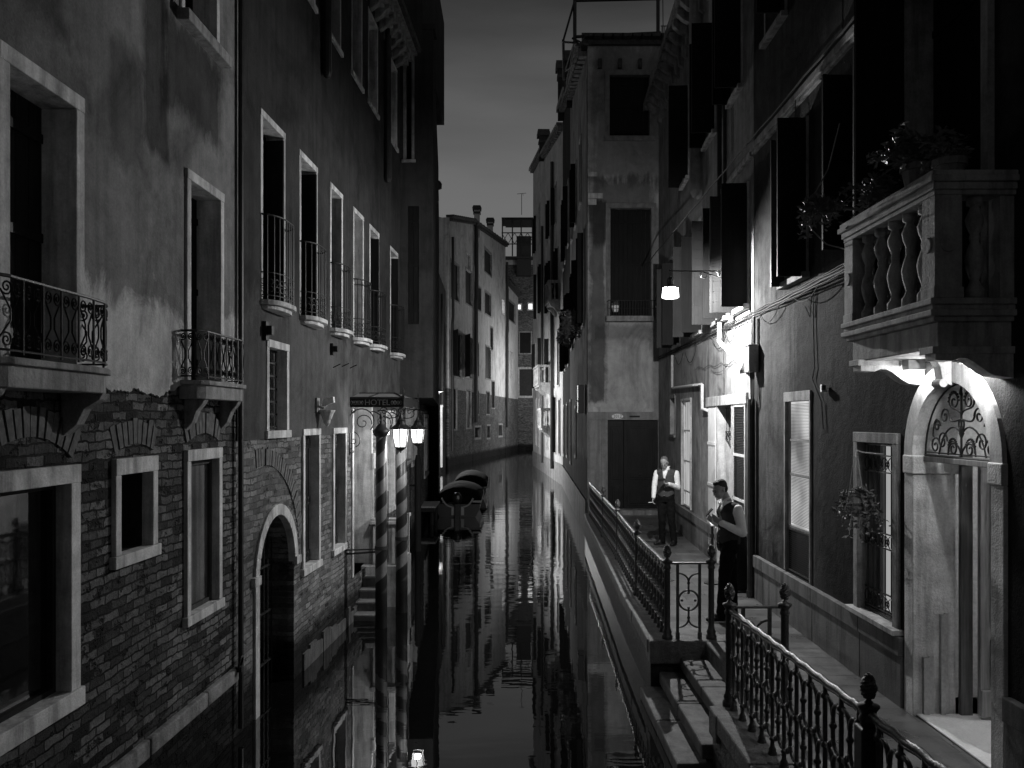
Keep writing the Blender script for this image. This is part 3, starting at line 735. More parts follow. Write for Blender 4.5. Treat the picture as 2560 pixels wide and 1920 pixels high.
g = MB(-1); wall_mesh(g, [], 0, 4.32, -.5, 11.0, 0, ends=(False, True), top=True, depth=2); g.lathe([(.03, 0), (.16, .05), (.17, .2), (.1, .3)], (.1, -.05, 10.9), 10)
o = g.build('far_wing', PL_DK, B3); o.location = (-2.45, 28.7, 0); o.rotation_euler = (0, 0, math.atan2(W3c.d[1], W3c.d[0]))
R3 = empty('tmp3', (0, 18.5, 0)); R3.parent = B3; R3.name = 'window'
w = window(W3, None, o3a, 'shutter', .2, .06, STONE_D, .02); w.parent = B3; w.location = (0, 18.5, 0)
w = window(W3, None, o3b, 'shutter', .02, .0, STONE, .02); w.parent = B3; w.location = (0, 18.5, 0)
bpy.data.objects.remove(R3)
W3g = Seg((WX(17.7), 17.7), (-.75, 15.3), -1); r3 = math.atan2(W3g.d[1], W3g.d[0])
o3c = op(W3g.t(1014)+.08, W3g.t(1024), 2.25, 3.5); o3d = op(W3g.t(1028)+.1, W3g.t(1040), 2.1, 3.5); o3e = op(W3g.t(1060), W3g.t(1070), 1.4, 3.3)
g = MB(-1); wall_mesh(g, [o3c, o3d, o3e], 0, 15.4, -.5, 3.68, 0, ends=(False, True), top=False, depth=2); o = g.build('ground_floor_wall', BR2, B3); o.location = (*W3g.p0, 0); o.rotation_euler = (0, 0, r3)
for q in (o3c, o3d, o3e):
    w = window(W3g, None, q, 'dark', .3, .09, STONE, .03); w.parent = B3; w.location = (*W3g.p0, 0); w.rotation_euler = (0, 0, r3)

# ================================================================== FAR LEFT : wall strips lit by a hidden lamp, then the pale houses on the bend
WE = Seg((-3.95, 33.2), (-.60, 26.3), -1); BE = WE.empty('narrow_far_house'); tag(BE, 'sliver of a far house wall lit bright beyond the dark jettied house', 'house')
g = MB(-1); wall_mesh(g, [], 0, 25.4, -.5, 12, 0, depth=3)
g.build('wall', PL_DK, BE)
for u in (19.5,):
    g = MB(-1); g.box(u, u+.6, -.1, .13, .3, 4.0); g.box(u-.03, u+.63, -.1, .16, 4.0, 4.12); g.build('added_light_strip', PL_FAR, BE)  # added pale strip that catches the hidden lantern's light
g = MB(-1)
for u in (7, 13, 14.5, 20): g.tube([(u, .08, .5), (u, .08, 11)], .06, 6)
g.build('drainpipe', PIPED, BE)
def z5(x, y): return (1040+.4825*x, 450+.4825*y)
def far_house(name, label, p0, p1, za, zb, side, rects, zbrick=5.4, mat=None, extra=None, lits=()):
    W = Seg(p0, (p1[0]-p0[0], p1[1]-p0[1]), side); L = math.dist(p0, p1); R = W.empty(name); tag(R, label, 'house')
    ops = []; K = []
    for r in rects:
        xa, ya = z5(r[0], r[1]); xb, yb = z5(r[2], r[3]); kind = r[4] if len(r) > 4 else 'shutter'
        ua, ub = W.t(xa), W.t(xb); ua, ub = max(min(ua, ub), .05), min(max(ua, ub), L-.05)
        if ub-ua < .15: continue
        xm = (xa+xb)/2; o = op(ua, ub, W.z(xm, yb), W.z(xm, ya)); o['z0'] = max(o['z0'], .4); ops.append(o); K.append(kind)
    zt = max(za, zb)
    g = MB(side); wall_mesh(g, ops, 0, L, -.5, zbrick, 0, depth=6, top=False, ends=(True, True)); g.build('brick_wall', BRF, R)
    g = MB(side); wall_mesh(g, ops, 0, L, zbrick-.01, min(za, zb), .03, depth=6, top=False)
    if abs(za-zb) > .05:
        z0 = min(za, zb); g.face([(0, .03, z0), (L, .03, z0), (L, .03, zb), (0, .03, za)][:4] if min(za, zb) != za else [(0, .03, z0), (L, .03, z0), (L, .03, zb)])
    g.build('plaster_wall', mat or PL_FAR, R)
    g = MB(side); g.face([(0, .03, za), (L, .03, zb), (L, -6, zb+1.2), (0, -6, za+1.2)]); g.prism([(.25, 0), (.25, .12), (-.1, .2), (-.1, 0)], 'u', 0, L) if False else None
    N = int(L/.5)
    for i in range(N):
        u = L*(i+.2)/N; z = lerp(za, zb, i/N); g.box(u, u+.2, .03, .30, z-.22, z-.02)
    for i in range(12):
        ua, ub = L*i/12, L*(i+1)/12; z = lerp(za, zb, (i+.5)/12); g.box(ua, ub, -.2, .40, z-.02, z+.12)
    g.build('eaves', TILE, R)
    for o, kd in zip(ops, K):
        if kd == 'lit': window(W, R, o, 'lit', .25, .14, STONE, .06, mat=LIT_HI)
        elif kd == 'panel': window(W, R, o, 'shutter', .05, .22, STONE, .06, mat=SHUT_G)
        elif kd == 'low': window(W, R, o, 'dark', .35, .16, STONE_D, .06)
        elif kd == 'pale': window(W, R, o, 'panel', .1, .1, STONE, .06, mat=STONE)
        else:
            w = window(W, R, o, 'shutter', .12, .12, STONE_D, .05)
            if o['z1']-o['z0'] > 3: leaf(W, w, o['u0'], o['z0'], o['z1'], (o['u1']-o['u0'])*.45, 150, v0=.06)
    return W, R, L
A_r = [(178, 432, 222, 620), (255, 470, 290, 645), (180, 795, 235, 1018), (252, 812, 290, 1025), (183, 1083, 210, 1290), (260, 1092, 285, 1283), (258, 385, 280, 465, 'pale')]  # last entry is a pale panel standing in for a bright reflection
WA, RA, LA = far_house('pale_house', 'pale house on the canal bend, left of the thick black drainpipe', (-4.40, 59.8), (-3.10, 67.9), 17.3, 18.9, -1, A_r)
B_r = [(353, 368, 390, 485), (300, 330, 312, 440), (300, 550, 335, 668), (355, 587, 387, 697), (442, 622, 456, 695, 'lit'), (358, 865, 385, 1028), (383, 765, 397, 878), (305, 845, 323, 1015), (308, 1092, 323, 1212), (362, 1100, 380, 1212), (390, 1045, 405, 1180),
       (302, 1282, 333, 1335, 'low'), (365, 1275, 382, 1335, 'low'), (425, 1270, 445, 1325, 'low')]
WB, RB, LB = far_house('pale_house', 'longer pale house on the canal bend with two chimneys and one lit window', (-3.08, 68.0), (-.66, 83.4), 18.8, 20.2, -1, B_r)
C_r = [(479, 635, 513, 733), (484, 890, 500, 1025, 'pale')]
WC, RC, LC = far_house('pale_house', 'lowest pale house at the end of the bend, below the dark brick block', (-.64, 83.5), (.62, 91.4), 16.7, 16.4, -1, C_r)
D_r = [(522, 645, 543, 670, 'lit'), (583, 640, 603, 670, 'lit'), (538, 790, 595, 897), (536, 980, 602, 1118, 'panel')]
WD, RD, LD = far_house('dark_brick_block', 'dark brick house closing the canal, two small lit windows side by side', (-1.6, 93.0), (5.5, 93.0), 20.7, 20.7, -1, D_r, zbrick=20.0)
# pipes on the pale houses, chimneys, plaque
for W, R, u, r, z0, z1 in ((WB, RB, .25, .16, 3.0, 19), (WB, RB, LB-.15, .12, 2.5, 18.5), (WC, RC, .1, .10, 5, 16), (WA, RA, .3, .1, 1, 16)):
    g = MB(-1); g.tube([(u, .2, z0), (u, .2, lerp(z0, z1, .6)), (u+.1, .22, lerp(z0, z1, .63)), (u+.1, .2, z1)], r, 8); g.build('drainpipe', PIPED, R)
for (xa, xb, yt, yb, W, R) in ((296, 336, 142, 240, WB, RB), (366, 404, 205, 300, WB, RB)):
    X1, Yt = z5(xa, yt); X2, Yb = z5(xb, yb); Y = W.Y((X1+X2)/2)+.8; s_ = Y/F; c = ((X1+X2)/2-CX)*s_; w = (X2-X1)*s_/2; zt = ZC+(HY-Yt)*s_; zb = ZC+(HY-Yb)*s_-1.0
    ch = empty('chimney_stack', (c, Y, zb)); g = MB(); h = zt-zb; g.box(-w*.72, w*.72, -w*.7, w*.7, 0, h-.25); ch0 = g.build('stack', PL_FAR, ch)
    g = MB(); g.box(-w*.95, w*.95, -w, w, h-.55, h-.4); g.box(-w*1.12, w*1.12, -w*1.1, w*1.1, h-.25, h-.08); g.prism([(-w*1.2, h-.08), (w*1.2, h-.08), (w*.9, h+.1), (-w*.9, h+.1)], 'v', -w*1.1, w*1.1); g.build('cap', TILE, ch)
    bpy.context.view_layer.update(); mw = ch.matrix_world.copy(); ch.parent = R; ch.matrix_parent_inverse = R.matrix_world.inverted() if False else Matrix(); 
    dx, dy = c-W.p0[0], Y-W.p0[1]; ch.location = (dx*W.d[0]+dy*W.d[1], -dx*W.d[1]+dy*W.d[0], zb); ch.rotation_euler = (0, 0, -math.atan2(W.d[1], W.d[0]))
for nm in [o for o in COL.objects if o.name.startswith('chimney_stack')]:      # keep two levels only: stack becomes the part, cap its sub-part
    st = [c for c in nm.children if c.name.startswith('stack')][0]; cp = [c for c in nm.children if c.name.startswith('cap')][0]; par = nm.parent
    st.parent = par; st.location = nm.location; st.rotation_euler = nm.rotation_euler; cp.parent = st; bpy.data.objects.remove(nm); st.name = 'chimney'
xs, ys = z5(493, 1142); xe, ye = z5(518, 1170); u = WC.t((xs+xe)/2); z = WC.z((xs+xe)/2, (ys+ye)/2)
g = MB(-1); g.box(.05, .05+1.0, .03, .10, z-.55, z+.55); g.build('plaque', PAINTW, RC)
# roof terrace on the dark block
def PX(x, y, Y): return ((x-CX)/F*Y, Y, ZC+(HY-y)/F*Y)
AL = empty('roof_terrace', (-1.1, 92, 20.7)); tag(AL, 'wooden roof terrace with flat canopy on the far dark brick block', 'roof terrace')
def loc(o, pts): return [(p[0]-o.location.x, p[1]-o.location.y, p[2]-o.location.z) for p in pts]
g = MB()
for x in (1256, 1281, 1303, 1331):
    for Y in (92.0, 95.0):
        a = PX(x, 640, Y); b = PX(x, 548, Y); g.tube(loc(AL, [a, b]), .07, 6)
g.build('post', PIPED, AL)
g = MB(); a = PX(1254, 545, 92); b = PX(1335, 538, 92); z = a[2]-20.7; g.box(a[0]+1.1, b[0]+1.1, -.3, 3.4, z-.12, z); g.box(a[0]+1.5, b[0]+1.1, -.5, 3.0, z-.35, z-.26); g.build('canopy', PIPED, AL)
g = MB(); z0 = PX(1280, 610, 92)[2]-20.7; z1 = PX(1280, 582, 92)[2]-20.7; xa = a[0]+1.1; xb = b[0]+1.1
for zz in (z0, z1): g.box(xa, xb, -.04, .04, zz-.05, zz+.05)
n = 5
for i in range(n):
    x0, x1 = lerp(xa, xb, i/n), lerp(xa, xb, (i+1)/n); g.tube([(x0, 0, z0), (x1, 0, z1)], .035, 4); g.tube([(x0, 0, z1), (x1, 0, z0)], .035, 4)
g.box(xa+1.6, xb-.3, .2, 1.6, -2.0, z1-.3); g.box(xa, xb, -.1, 3, -.2, .0)
g.build('balustrade', PIPED, AL)
g = MB(); p = PX(1304, 537, 93); q = PX(1304, 485, 93); g.tube(loc(AL, [p, q]), .035, 5); g.tube([(q[0]+1.1-.5, 1, q[2]-20.7), (q[0]+1.1+.5, 1, q[2]-20.6)], .025, 4)
g.tube([(q[0]+1.1+.1, .6, q[2]-20.75), (q[0]+1.1+.2, 1.4, q[2]-20.75)], .02, 4); g.build('antenna', PIPED, AL)

# ================================================================== END HOUSE 2012 (faces the viewer, right bank)
W5 = Seg((0, 23.4), (1, 0), -1); B5 = empty('end_house', (0, 23.4, 0)); tag(B5, 'stained plaster house facing the viewer at the end of the walkway', 'house')
X5a, X5b = W5.t(1469), 5.2
def r5(x0, x1, y0, y1): return op(W5.t(x0), W5.t(x1), W5.z(x0, y1), W5.z(x0, y0))
o5d = r5(1519, 1645, 1050, 1281); o5b = r5(1526, 1628, 520, 798); o5c = r5(1524, 1624, 188, 340)
o5d['z0'] = .66
g = MB(-1); wall_mesh(g, [o5d, o5b, o5c], X5a, X5b, -.5, 13.5, 0, depth=1, ends=(False, True), top=False); g.build('wall', PL_2012, B5)
d5 = window(W5, B5, o5d, 'dark', .16, .0, STONE_D, name='double_door', label='dark panelled double door')
# door leaves with raised panels
g = MB(-1); u0, u1, z0, z1 = o5d['u0'], o5d['u1'], o5d['z0'], o5d['z1']; um = W5.t(1560)
for a, b in ((u0, um-.006), (um+.006, u1)):
    g.box(a, b, -.15, -.10, z0, z1)
    for (c, d_) in ((.08, .30), (.36, .93)):
        za, zb = lerp(z0, z1, c), lerp(z0, z1, d_); g.box(a+.09, b-.09, -.10, -.085, za, zb)
        g.box(a+.14, b-.14, -.085, -.065, za+.06, zb-.06)
g.build('door_leaf', WOODD, d5, bevel=.006)
g = MB(-1); g.ball((um+.44, -.05, 1.72), .035); g.build('knob', IRON_G, d5)
g = MB(-1)
g.box(u0-.17, u0, -.16, .03, z0, z1); g.box(u1, u1+.12, -.16, .03, z0, z1); g.box(X5a+.01, u1+.12, -.16, .035, z1, z1+.22); g.box(X5a, u0-.17, -.1, .015, z0, z1+.22); g.build('door_surround', m_stone('door surround stone', .26, .3), d5, bevel=.006)
g = MB(-1); g.box(u0-.2, u1+.2, -.3, .35, .60, .78); g.build('threshold', STONE_D, d5, bevel=.01)
for o in (o5b, o5c):
    w = window(W5, B5, o, 'shutter', .16, .13, m_stone('frame stone end house', .20, .4) if o is o5b else bpy.data.materials['frame stone end house'], .03, sill=(o is o5c))
us, ue = W5.t(1513), W5.t(1656); zb = W5.z(1513, 806); zt = W5.z(1513, 793)
g = MB(-1); g.box(us, ue, 0, .34, zb, zt); bl = g.build('balcony', STONE_D, B5, bevel=.008)
g = MB(-1)
for i in range(21): g.tube([(lerp(us+.05, ue-.05, i/20), .28, zt), (lerp(us+.05, ue-.05, i/20), .28, zt+.42)], .008, 5)
g.tube([(us+.05, .0, zt+.42), (us+.05, .28, zt+.42), (ue-.05, .28, zt+.42), (ue-.05, .0, zt+.42)], .012, 5); g.tube([(us+.05, .28, zt+.2), (ue-.05, .28, zt+.2)], .006, 5)
g.build('railing', IRON, bl)
g = MB(-1)
for (x0, x1, y0, y1) in ((1470, 1507, 483, 496), (1470, 1493, 430, 441), (1470, 1491, 498, 512), (1477, 1501, 1017, 1032)):
    g = MB(-1); g.box(W5.t(x0), W5.t(x1), -.05, .02, W5.z(x0, y1), W5.z(x0, y0)); g.build('quoin_stone', STONE, B5, bevel=.005)
g = MB(-1); zt5 = 13.5
g.box(X5a-.15, X5b, -1, .12, 13.38, 13.5)
for i in range(15): g.prism([(.10, 13.5), (.30, 13.52), (.30, 13.60), (-.8, 14.1), (-.8, 13.5)], 'u', X5a-.1+i*.26, X5a+.12+i*.26)
for x in (1495, 1545, 1595, 1645): g.box(W5.t(x), W5.t(x)+.1, 0, .1, 12.75, 13.0)
g.build('eaves', TILE, B5)
npl = empty('number_plaque', (W5.t(1543), 23.4-.06, W5.z(1543, 1041))); tag(npl, 'white oval house number plaque reading 2012 above the dark double door', 'sign')
g = MB(-1); g.prism([(.155*math.cos(a*PI/12), .07*math.sin(a*PI/12)) for a in range(24)], 'v', .0, .02); g.build('plate', PAINTW, npl)
text_mesh('numeral', '2012', .115, PAINTK, npl, (0, -.026, 0), (PI/2, 0, 0), .003)
ms = tag(empty('mail_slot', (W5.t(1586), 23.4-.04, W5.z(1586, 1041))), 'black iron letter slot beside the number plaque', 'mail slot'); g = MB(-1); g.box(-.14, .14, 0, .02, -.025, .02); g.tube([(-.12, .03, .0), (.12, .03, .0)], .012, 6); g.build('flap', IRON, ms)
# shed, box on the corner
g = MB(-1); u = X5a; 
sb = empty('wall_box', (W5.t(1463), 24.6, W5.z(1463, 1000))); tag(sb, 'small black box fixed to the canal corner of the end house', 'box')
g = MB(); g.box(-.12, .04, -.25, .1, -.35, .45); g.box(-.17, -.12, -.12, -.04, -.02, .02); g.build('case', IRON, sb, bevel=.01)
# roof terrace frame above the end house
T5 = empty('roof_terrace', (X5a, 23.4, 13.5)); tag(T5, 'black iron roof terrace frame above the stained end house', 'roof terrace')
g = MB(); L5 = lambda x, y, Y=23.5: loc(T5, [PX(x, y, Y)])[0]
for x in (1437, 1645): g.tube([L5(x, 110 if x == 1437 else 85), L5(x, -120)], .05, 6)
g.tube([L5(1437, 92), L5(1652, 82)], .045, 6); g.tube([L5(1437, 2), L5(1652, -3)], .04, 6)
g.tube([L5(1437, 0), L5(1407, 105)], .03, 5); g.tube([L5(1407, 105), L5(1440, 107)], .03, 5); g.tube([L5(1408, 100), L5(1410, 200, 25)], .04, 5); g.tube([L5(1430, 95), L5(1450, 105)], .03, 5)
g.build('frame', PIPED, T5)
g = MB(); P = [L5(1437, 100), L5(1412, 180, 27.5), L5(1412, 235, 27.5), L5(1437, 160)]
g.tube([P[0], P[1]], .02, 4); g.tube([P[3], P[2]], .02, 4); g.tube([P[0], P[2]], .018, 4); g.tube([P[3], P[1]], .018, 4); g.tube([P[1], P[2]], .03, 4)
for x in (1655, 1662, 1670): g.tube([L5(x, 92), L5(x, 65)], .012, 4)
g.tube([L5(1652, 65), L5(1676, 65)], .014, 4); g.tube([L5(1658, 92), L5(1656, -100)], .012, 4)
g.build('guard_rail', PIPED, T5)

# ================================================================== RIGHT BANK beyond the end house
def bank_house(name, label, p0, p1, za, zb, mat, wins, zsplit=3.0, low=None):
    W = Seg(p0, (p1[0]-p0[0], p1[1]-p0[1]), 1); L = math.dist(p0, p1); R = W.empty(name); tag(R, label, 'house')
    ops = [op(u, u+w, z0, z1) for (u, w, z0, z1, k) in wins]
    g = MB(1); wall_mesh(g, ops, 0, L, -.5, 1.0, .05, depth=4, top=False); g.build('base_wall', STONE_D, R)
    g = MB(1); wall_mesh(g, ops, 0, L, .99, min(za, zb), 0, depth=4, top=False)
    z0 = min(za, zb); zl = max(za, zb)
    if za != zb: g.face([(0, 0, z0), (L, 0, z0), (L, 0, zb)] if zb > za else [(0, 0, z0), (L, 0, z0), (0, 0, za)])
    g.face([(0, 0, za), (L, 0, zb), (L, -4, zb), (0, -4, za)]); g.face([(L, 0, -.5), (L, 0, zb), (L, -4, zb), (L, -4, -.5)]); g.face([(0, 0, -.5), (0, 0, za), (0, -4, za), (0, -4, -.5)]); g.build('wall', mat, R)
    g = MB(1)
    for i in range(14):
        ua, ub = L*i/14, L*(i+1)/14; z = lerp(za, zb, (i+.5)/14); g.box(ua, ub, -.3, .32, z-.02, z+.12); g.box(ua+.1, ua+.3, -.1, .24, z-.25, z-.02)
    g.build('eaves', STONE_D, R)
    for o, wv in zip(ops, wins):
        k = wv[4]; w = window(W, R, o, 'shutter' if k != 'pale' else 'panel', .15, .10, STONE, .04)
        if k == 'leaf': leaf(W, w, o['u0'], o['z0'], o['z1'], .17, 85); leaf(W, w, o['u1'], o['z0'], o['z1'], .17, 80)
        if k == 'leaf2': leaf(W, w, o['u1'], o['z0'], o['z1'], .20, 75)
    return W, R, L
PL_S = m_plaster('pale plaster far bank', .55, .3, .35, .55, off=80, bd=.03)
S1 = bank_house('canal_side_house', 'side of the stained end house, with black shutters standing out over the water', (2.056, 23.62), (2.30, 34.0), 13.4, 15.8, m_plaster('stained canal side plaster', .26, .5, .3, .75, off=91, bd=.03, zones=((-1, 12, -1, 2.4, .25, .5), (1.5, 5, 2.2, 5.2, .5, .5))),
    [(1.2, .75, 6.0, 8.6, 'leaf'), (3.6, .75, 6.0, 8.4, 'leaf2'), (5.8, .7, 6.0, 8.2, 'leaf'), (8.2, .7, 5.9, 8.0, 'leaf2'), (2.6, .7, 9.9, 11.8, 'shutter'), (5.6, .7, 9.9, 11.9, 'leaf'), (8.4, .7, 10, 12.2, 'shutter'), (5.5, .6, 2.0, 3.6, 'shutter'), (9.3, .6, 1.6, 3.9, 'shutter')])
S2 = bank_house('canal_side_house', 'dark narrow house beyond the end house, with a tall chimney', (2.31, 34.05), (2.48, 42.0), 16.2, 18.3, PL_DK,
    [(1, .8, 5.5, 8.3, 'leaf'), (4, .8, 5.5, 8.2, 'leaf2'), (6.2, .8, 5.5, 8.2, 'leaf'), (1.2, .8, 10.5, 13, 'leaf2'), (4.3, .8, 10.4, 13, 'leaf'), (6.3, .8, 10.4, 13.2, 'shutter'), (2.2, .8, 1.7, 3.8, 'shutter'), (6, .8, 1.6, 3.8, 'shutter')])
S3 = bank_house('canal_side_house', 'pale palace with two stone balconies, its foot lit brightly', (2.49, 42.1), (1.98, 52.0), 17.6, 19.2, PL_S,
    [(1.0, .8, 1.5, 4.2, 'shutter'), (3.2, .8, 1.5, 4.4, 'leaf'), (5.4, .8, 1.5, 4.4, 'shutter'), (7.6, .9, 1.6, 4.4, 'pale'), (1.6, .8, 5.0, 7.8, 'shutter'), (4.2, .8, 5.0, 7.9, 'shutter'), (6.8, .9, 5.0, 7.9, 'leaf2'), (2, .8, 9.4, 12, 'leaf'), (4.6, .8, 9.4, 12, 'leaf2'), (7.2, .8, 9.4, 12.2, 'leaf'), (3, .8, 13.6, 15.6, 'leaf2'), (6.5, .8, 13.6, 15.6, 'leaf')])
S4 = bank_house('canal_side_house', 'farthest pale house on the right before the canal bends', (1.97, 52.1), (1.50, 61.0), 19.6, 20.9, PL_S,
    [(1.0, .8, 1.5, 4.4, 'shutter'), (3.2, .9, 1.5, 4.6, 'pale'), (5.6, .8, 1.5, 4.6, 'shutter'), (1.6, .8, 5.4, 8.4, 'leaf2'), (4.2, .8, 5.4, 8.4, 'shutter'), (6.8, .9, 5.4, 8.4, 'leaf'), (2, .8, 10, 13, 'leaf'), (5, .8, 10, 13, 'leaf2'), (3, .8, 14.6, 17, 'shutter'), (6, .8, 14.6, 17, 'leaf')])
def chimney(W, R, u, zb, zt, w, v=-.3, cap=1.5):
    g = MB(W.side); g.box(u-w/2, u+w/2, v-w, v, zb, zt-.4); c = g.build('chimney', PL_DK, R)
    g = MB(W.side); g.box(u-w*.6, u+w*.6, v-w*1.1, v+.1*w, zt-.8, zt-.65); g.box(u-w/2*cap, u+w/2*cap, v-w*1.25, v+w*.25, zt-.4, zt-.15); g.box(u-w/2*cap*.8, u+w/2*cap*.8, v-w*1.2, v+.2*w, zt-.15, zt); g.build('cap', TILE, c)
chimney(S2[0], S2[1], 6.6, 17.4, 20.1, .45, .28); chimney(S4[0], S4[1], .2, 19.0, 20.8, .5, .3); chimney(S1[0], S1[1], 8.7, 15.0, 17.0, .4, .2)
def stone_balcony(W, R, u0, u1, p, zs, h, nb, mat=STONE_B, ends=True):
    g = MB(W.side); g.box(u0, u1, -.02, p, zs-.14, zs); g.box(u0+.05, u1-.05, -.02, p-.06, zs-.24, zs-.14); b = g.build('balcony', mat, R, bevel=.01)
    g = MB(W.side); g.box(u0, u1, p-.16, p+.02, zs+h-.13, zs+h)
    g.box(u0, u0+.18, 0, p-.16, zs+h-.13, zs+h); g.box(u1-.18, u1, 0, p-.16, zs+h-.13, zs+h)
    g.box(u0, u0+.16, p-.15, p, zs, zs+h-.13); g.box(u1-.16, u1, p-.15, p, zs, zs+h-.13); g.build('rail', mat, b, bevel=.008)
    prof = [(.045, 0), (.045, .05), (.025, .09), (.05, .2), (.055, .27), (.028, .42), (.024, .5), (.04, .56), (.045, .62)]
    k = (h-.13)/.62
    for i in range(nb):
        g = MB(W.side); g.lathe([(r*1.15, z*k) for r, z in prof], (lerp(u0+.16, u1-.16, (i+.5)/nb), p-.075, zs), 8); g.build('baluster', mat, b, smooth=False)
    for uu in (u0+.08, u1-.08):
        g = MB(W.side); g.lathe([(r*1.15, z*k) for r, z in prof], (uu, p*.45, zs), 8); g.build('baluster', mat, b)
    for i in range(max(2, nb//2)):
        uu = lerp(u0+.12, u1-.12, i/(max(2, nb//2)-1)); g = MB(W.side); g.prism([(0, zs-.24), (p-.1, zs-.24), (p-.12, zs-.34), (p*.55, zs-.42), (p*.3, zs-.62), (0, zs-.72)], 'u', uu-.09, uu+.09); g.build('bracket', mat, b)
    return b
stone_balcony(S3[0], S3[1], 6.0, 9.2, .75, 5.3, 1.0, 5); stone_balcony(S3[0], S3[1], 4.4, 6.6, .7, 1.9+1.0, .95, 4); stone_balcony(S3[0], S3[1], 1.2, 3.0, .6, 9.3, .95, 4)
g = MB(1); g.tube([(3.9, .15, .6), (3.9, .15, 17)], .10, 8); g.build('drainpipe', PIPED, S3[1])
g = MB(1); g.tube([(.3, .12, .6), (.3, .12, 15)], .08, 8); g.build('drainpipe', PIPED, S4[1])

# ================================================================== RIGHT HOUSE 2 (under the street lamp)
W6 = Seg((3.05, 0), (K1, 1), 1); B6 = W6.empty('lamp_lit_house')
tag(B6, 'plaster house on the right under the street lamp, with a bright doorway', 'house')
U6a, U6b = W6.t(1884), W6.tY(23.38)
def r6(Wx, x0, x1, z0, z1, **k): return op(Wx.t(x0), Wx.t(x1), z0, z1, **k)
o6n = r6(W6, 1677, 1688, 2.85, 3.72); o6w = r6(W6, 1706, 1728, 1.30, 3.62); o6d = r6(W6, 1797, 1832, .66, 3.45)
ops6 = [o6n, o6w, o6d]; first = []
for ya, yb in ((12.98, 13.75), (14.5, 15.45), (16.8, 17.75), (19.6, 20.4)):
    first.append(op(W6.tY(ya), W6.tY(yb), 4.95, 6.72))
second = [op(W6.tY(a), W6.tY(b), 8.42, 10.3) for a, b in ((13.4, 14.15), (15.5, 16.4), (18.4, 19.2))]
ops6 += first+second
g = MB(1); wall_mesh(g, ops6, U6a, U6b, .4, 11.8, 0, ends=(True, True)); g.build('wall', PL_R2, B6)
for o in first:
    w = window(W6, B6, o, 'shutter', .2, .07, STONE, .03, sillp=.09)
    i = first.index(o)
    leaf(W6, w, o['u0'], o['z0']-.04, o['z1']+.05, .38, 88, label='black shutter standing straight out' if i == 0 else None)
    leaf(W6, w, o['u1'], o['z0']-.04, o['z1']+.05, .41, 92, mat=SHUT_G, louvre=True)
for o in second:
    w = window(W6, B6, o, 'shutter', .2, .07, STONE, .03, sillp=.09)
    leaf(W6, w, o['u0'], o['z0']-.04, o['z1']+.05, .40, 88); leaf(W6, w, o['u1'], o['z0']-.04, o['z1']+.05, .30, 95)
window(W6, B6, o6n, 'dark', .2, .06, STONE_D, .02)
w = window(W6, B6, o6w, 'lit', .06, .05, STONE, .03, sill=False, mat=LIT_BLIND2, label='narrow window with lit blind')
g = MB(1); u0, u1 = o6w['u0'], o6w['u1']
for z in (1.3, 1.62, 2.28, 2.95, 3.59): g.box(u0, u1, -.06, -.03, z, z+.035)
for u in (u0, u1-.035): g.box(u, u+.035, -.06, -.028, 1.3, 3.62)
g.build('sash', WHITEW, w)
# doorway: frame, inner grille, lit pane, louvred and boarded leaves folded back on the wall
dd = window(W6, B6, o6d, 'lit', .30, .0, STONE, mat=LIT_DOOR, name='doorway', label='bright glazed doorway behind the younger waiter')
g = MB(1); u0, u1 = o6d['u0'], o6d['u1']
g.box(W6.t(1770)*0+u0-.09, u0, -.30, .03, .66, 3.45); g.box(u1, u1+.09, -.30, .03, .66, 3.45)
g.box(W6.t(1871), W6.t(1770), -.05, .045, 3.45, 3.62); g.box(u0-.01, u1+.01, -.3, -.0, .60, .70); g.build('frame', STONE, dd, bevel=.006)
g = MB(1); um = lerp(u0, u1, .42); g.box(um-.03, um+.03, -.29, -.22, .7, 3.4); g.box(u0, u1, -.28, -.2, 2.75, 2.86); g.box(u0, u1, -.29, -.25, 1.55, 1.62)
g.box(u0, u0+.05, -.29, -.24, .7, 3.4); g.box(u1-.05, u1, -.29, -.24, .7, 3.4); g.build('sash', WHITEW, dd)
g = MB(1); g.face([(u0, -.245, 2.87), (u1, -.245, 2.87), (u1, -.245, 3.44), (u0, -.245, 3.44)]); g.build('transom_light', GLASSD, dd)
grille(W6, dd, u0, u1, 2.86, 3.42, -.12, [(2.9, 3.0)], 6)
def louvre_panel(W, parent, u0, u1, z0, z1, v, mat, slat, name='louvred_shutter', splits=()):
    g = MB(W.side); u0, u1 = min(u0, u1), max(u0, u1)
    g.box(u0, u0+.035, v, v+.035, z0, z1); g.box(u1-.035, u1, v, v+.035, z0, z1)
    zz = [z0]+list(splits)+[z1]
    for z in zz: g.box(u0+.035, u1-.035, v, v+.035, max(z0, z-.02), min(z1, z+.02))
    o = g.build(name, mat, parent); g = MB(W.side); z = z0+.03
    while z < z1-.02:
        g.prism([(v+.004, z), (v+.028, z+.016), (v+.028, z+.022), (v+.004, z+.006)], 'u', u0+.035, u1-.035); z += .026
    g.face([(u0+.03, v+.002, z0), (u1-.03, v+.002, z0), (u1-.03, v+.002, z1), (u0+.03, v+.002, z1)])
    g.build('slats', slat, o); return o
louvre_panel(W6, B6, W6.t(1839), W6.t(1869), 1.29, 3.43, .01, WHITEW, SHUT_G, splits=(1.95, 2.65))
g = MB(1); ua, ub = sorted((W6.t(1776), W6.t(1794)))
for i in range(5): a = lerp(ua, ub, i/5); g.box(a+.004, a+(ub-ua)/5-.004, .01, .045, .9, 3.42)
for z in (1.3, 2.0, 2.75): g.box(ua, ub, .045, .06, z, z+.05)
g.build('boarded_shutter', WHITEW, B6)
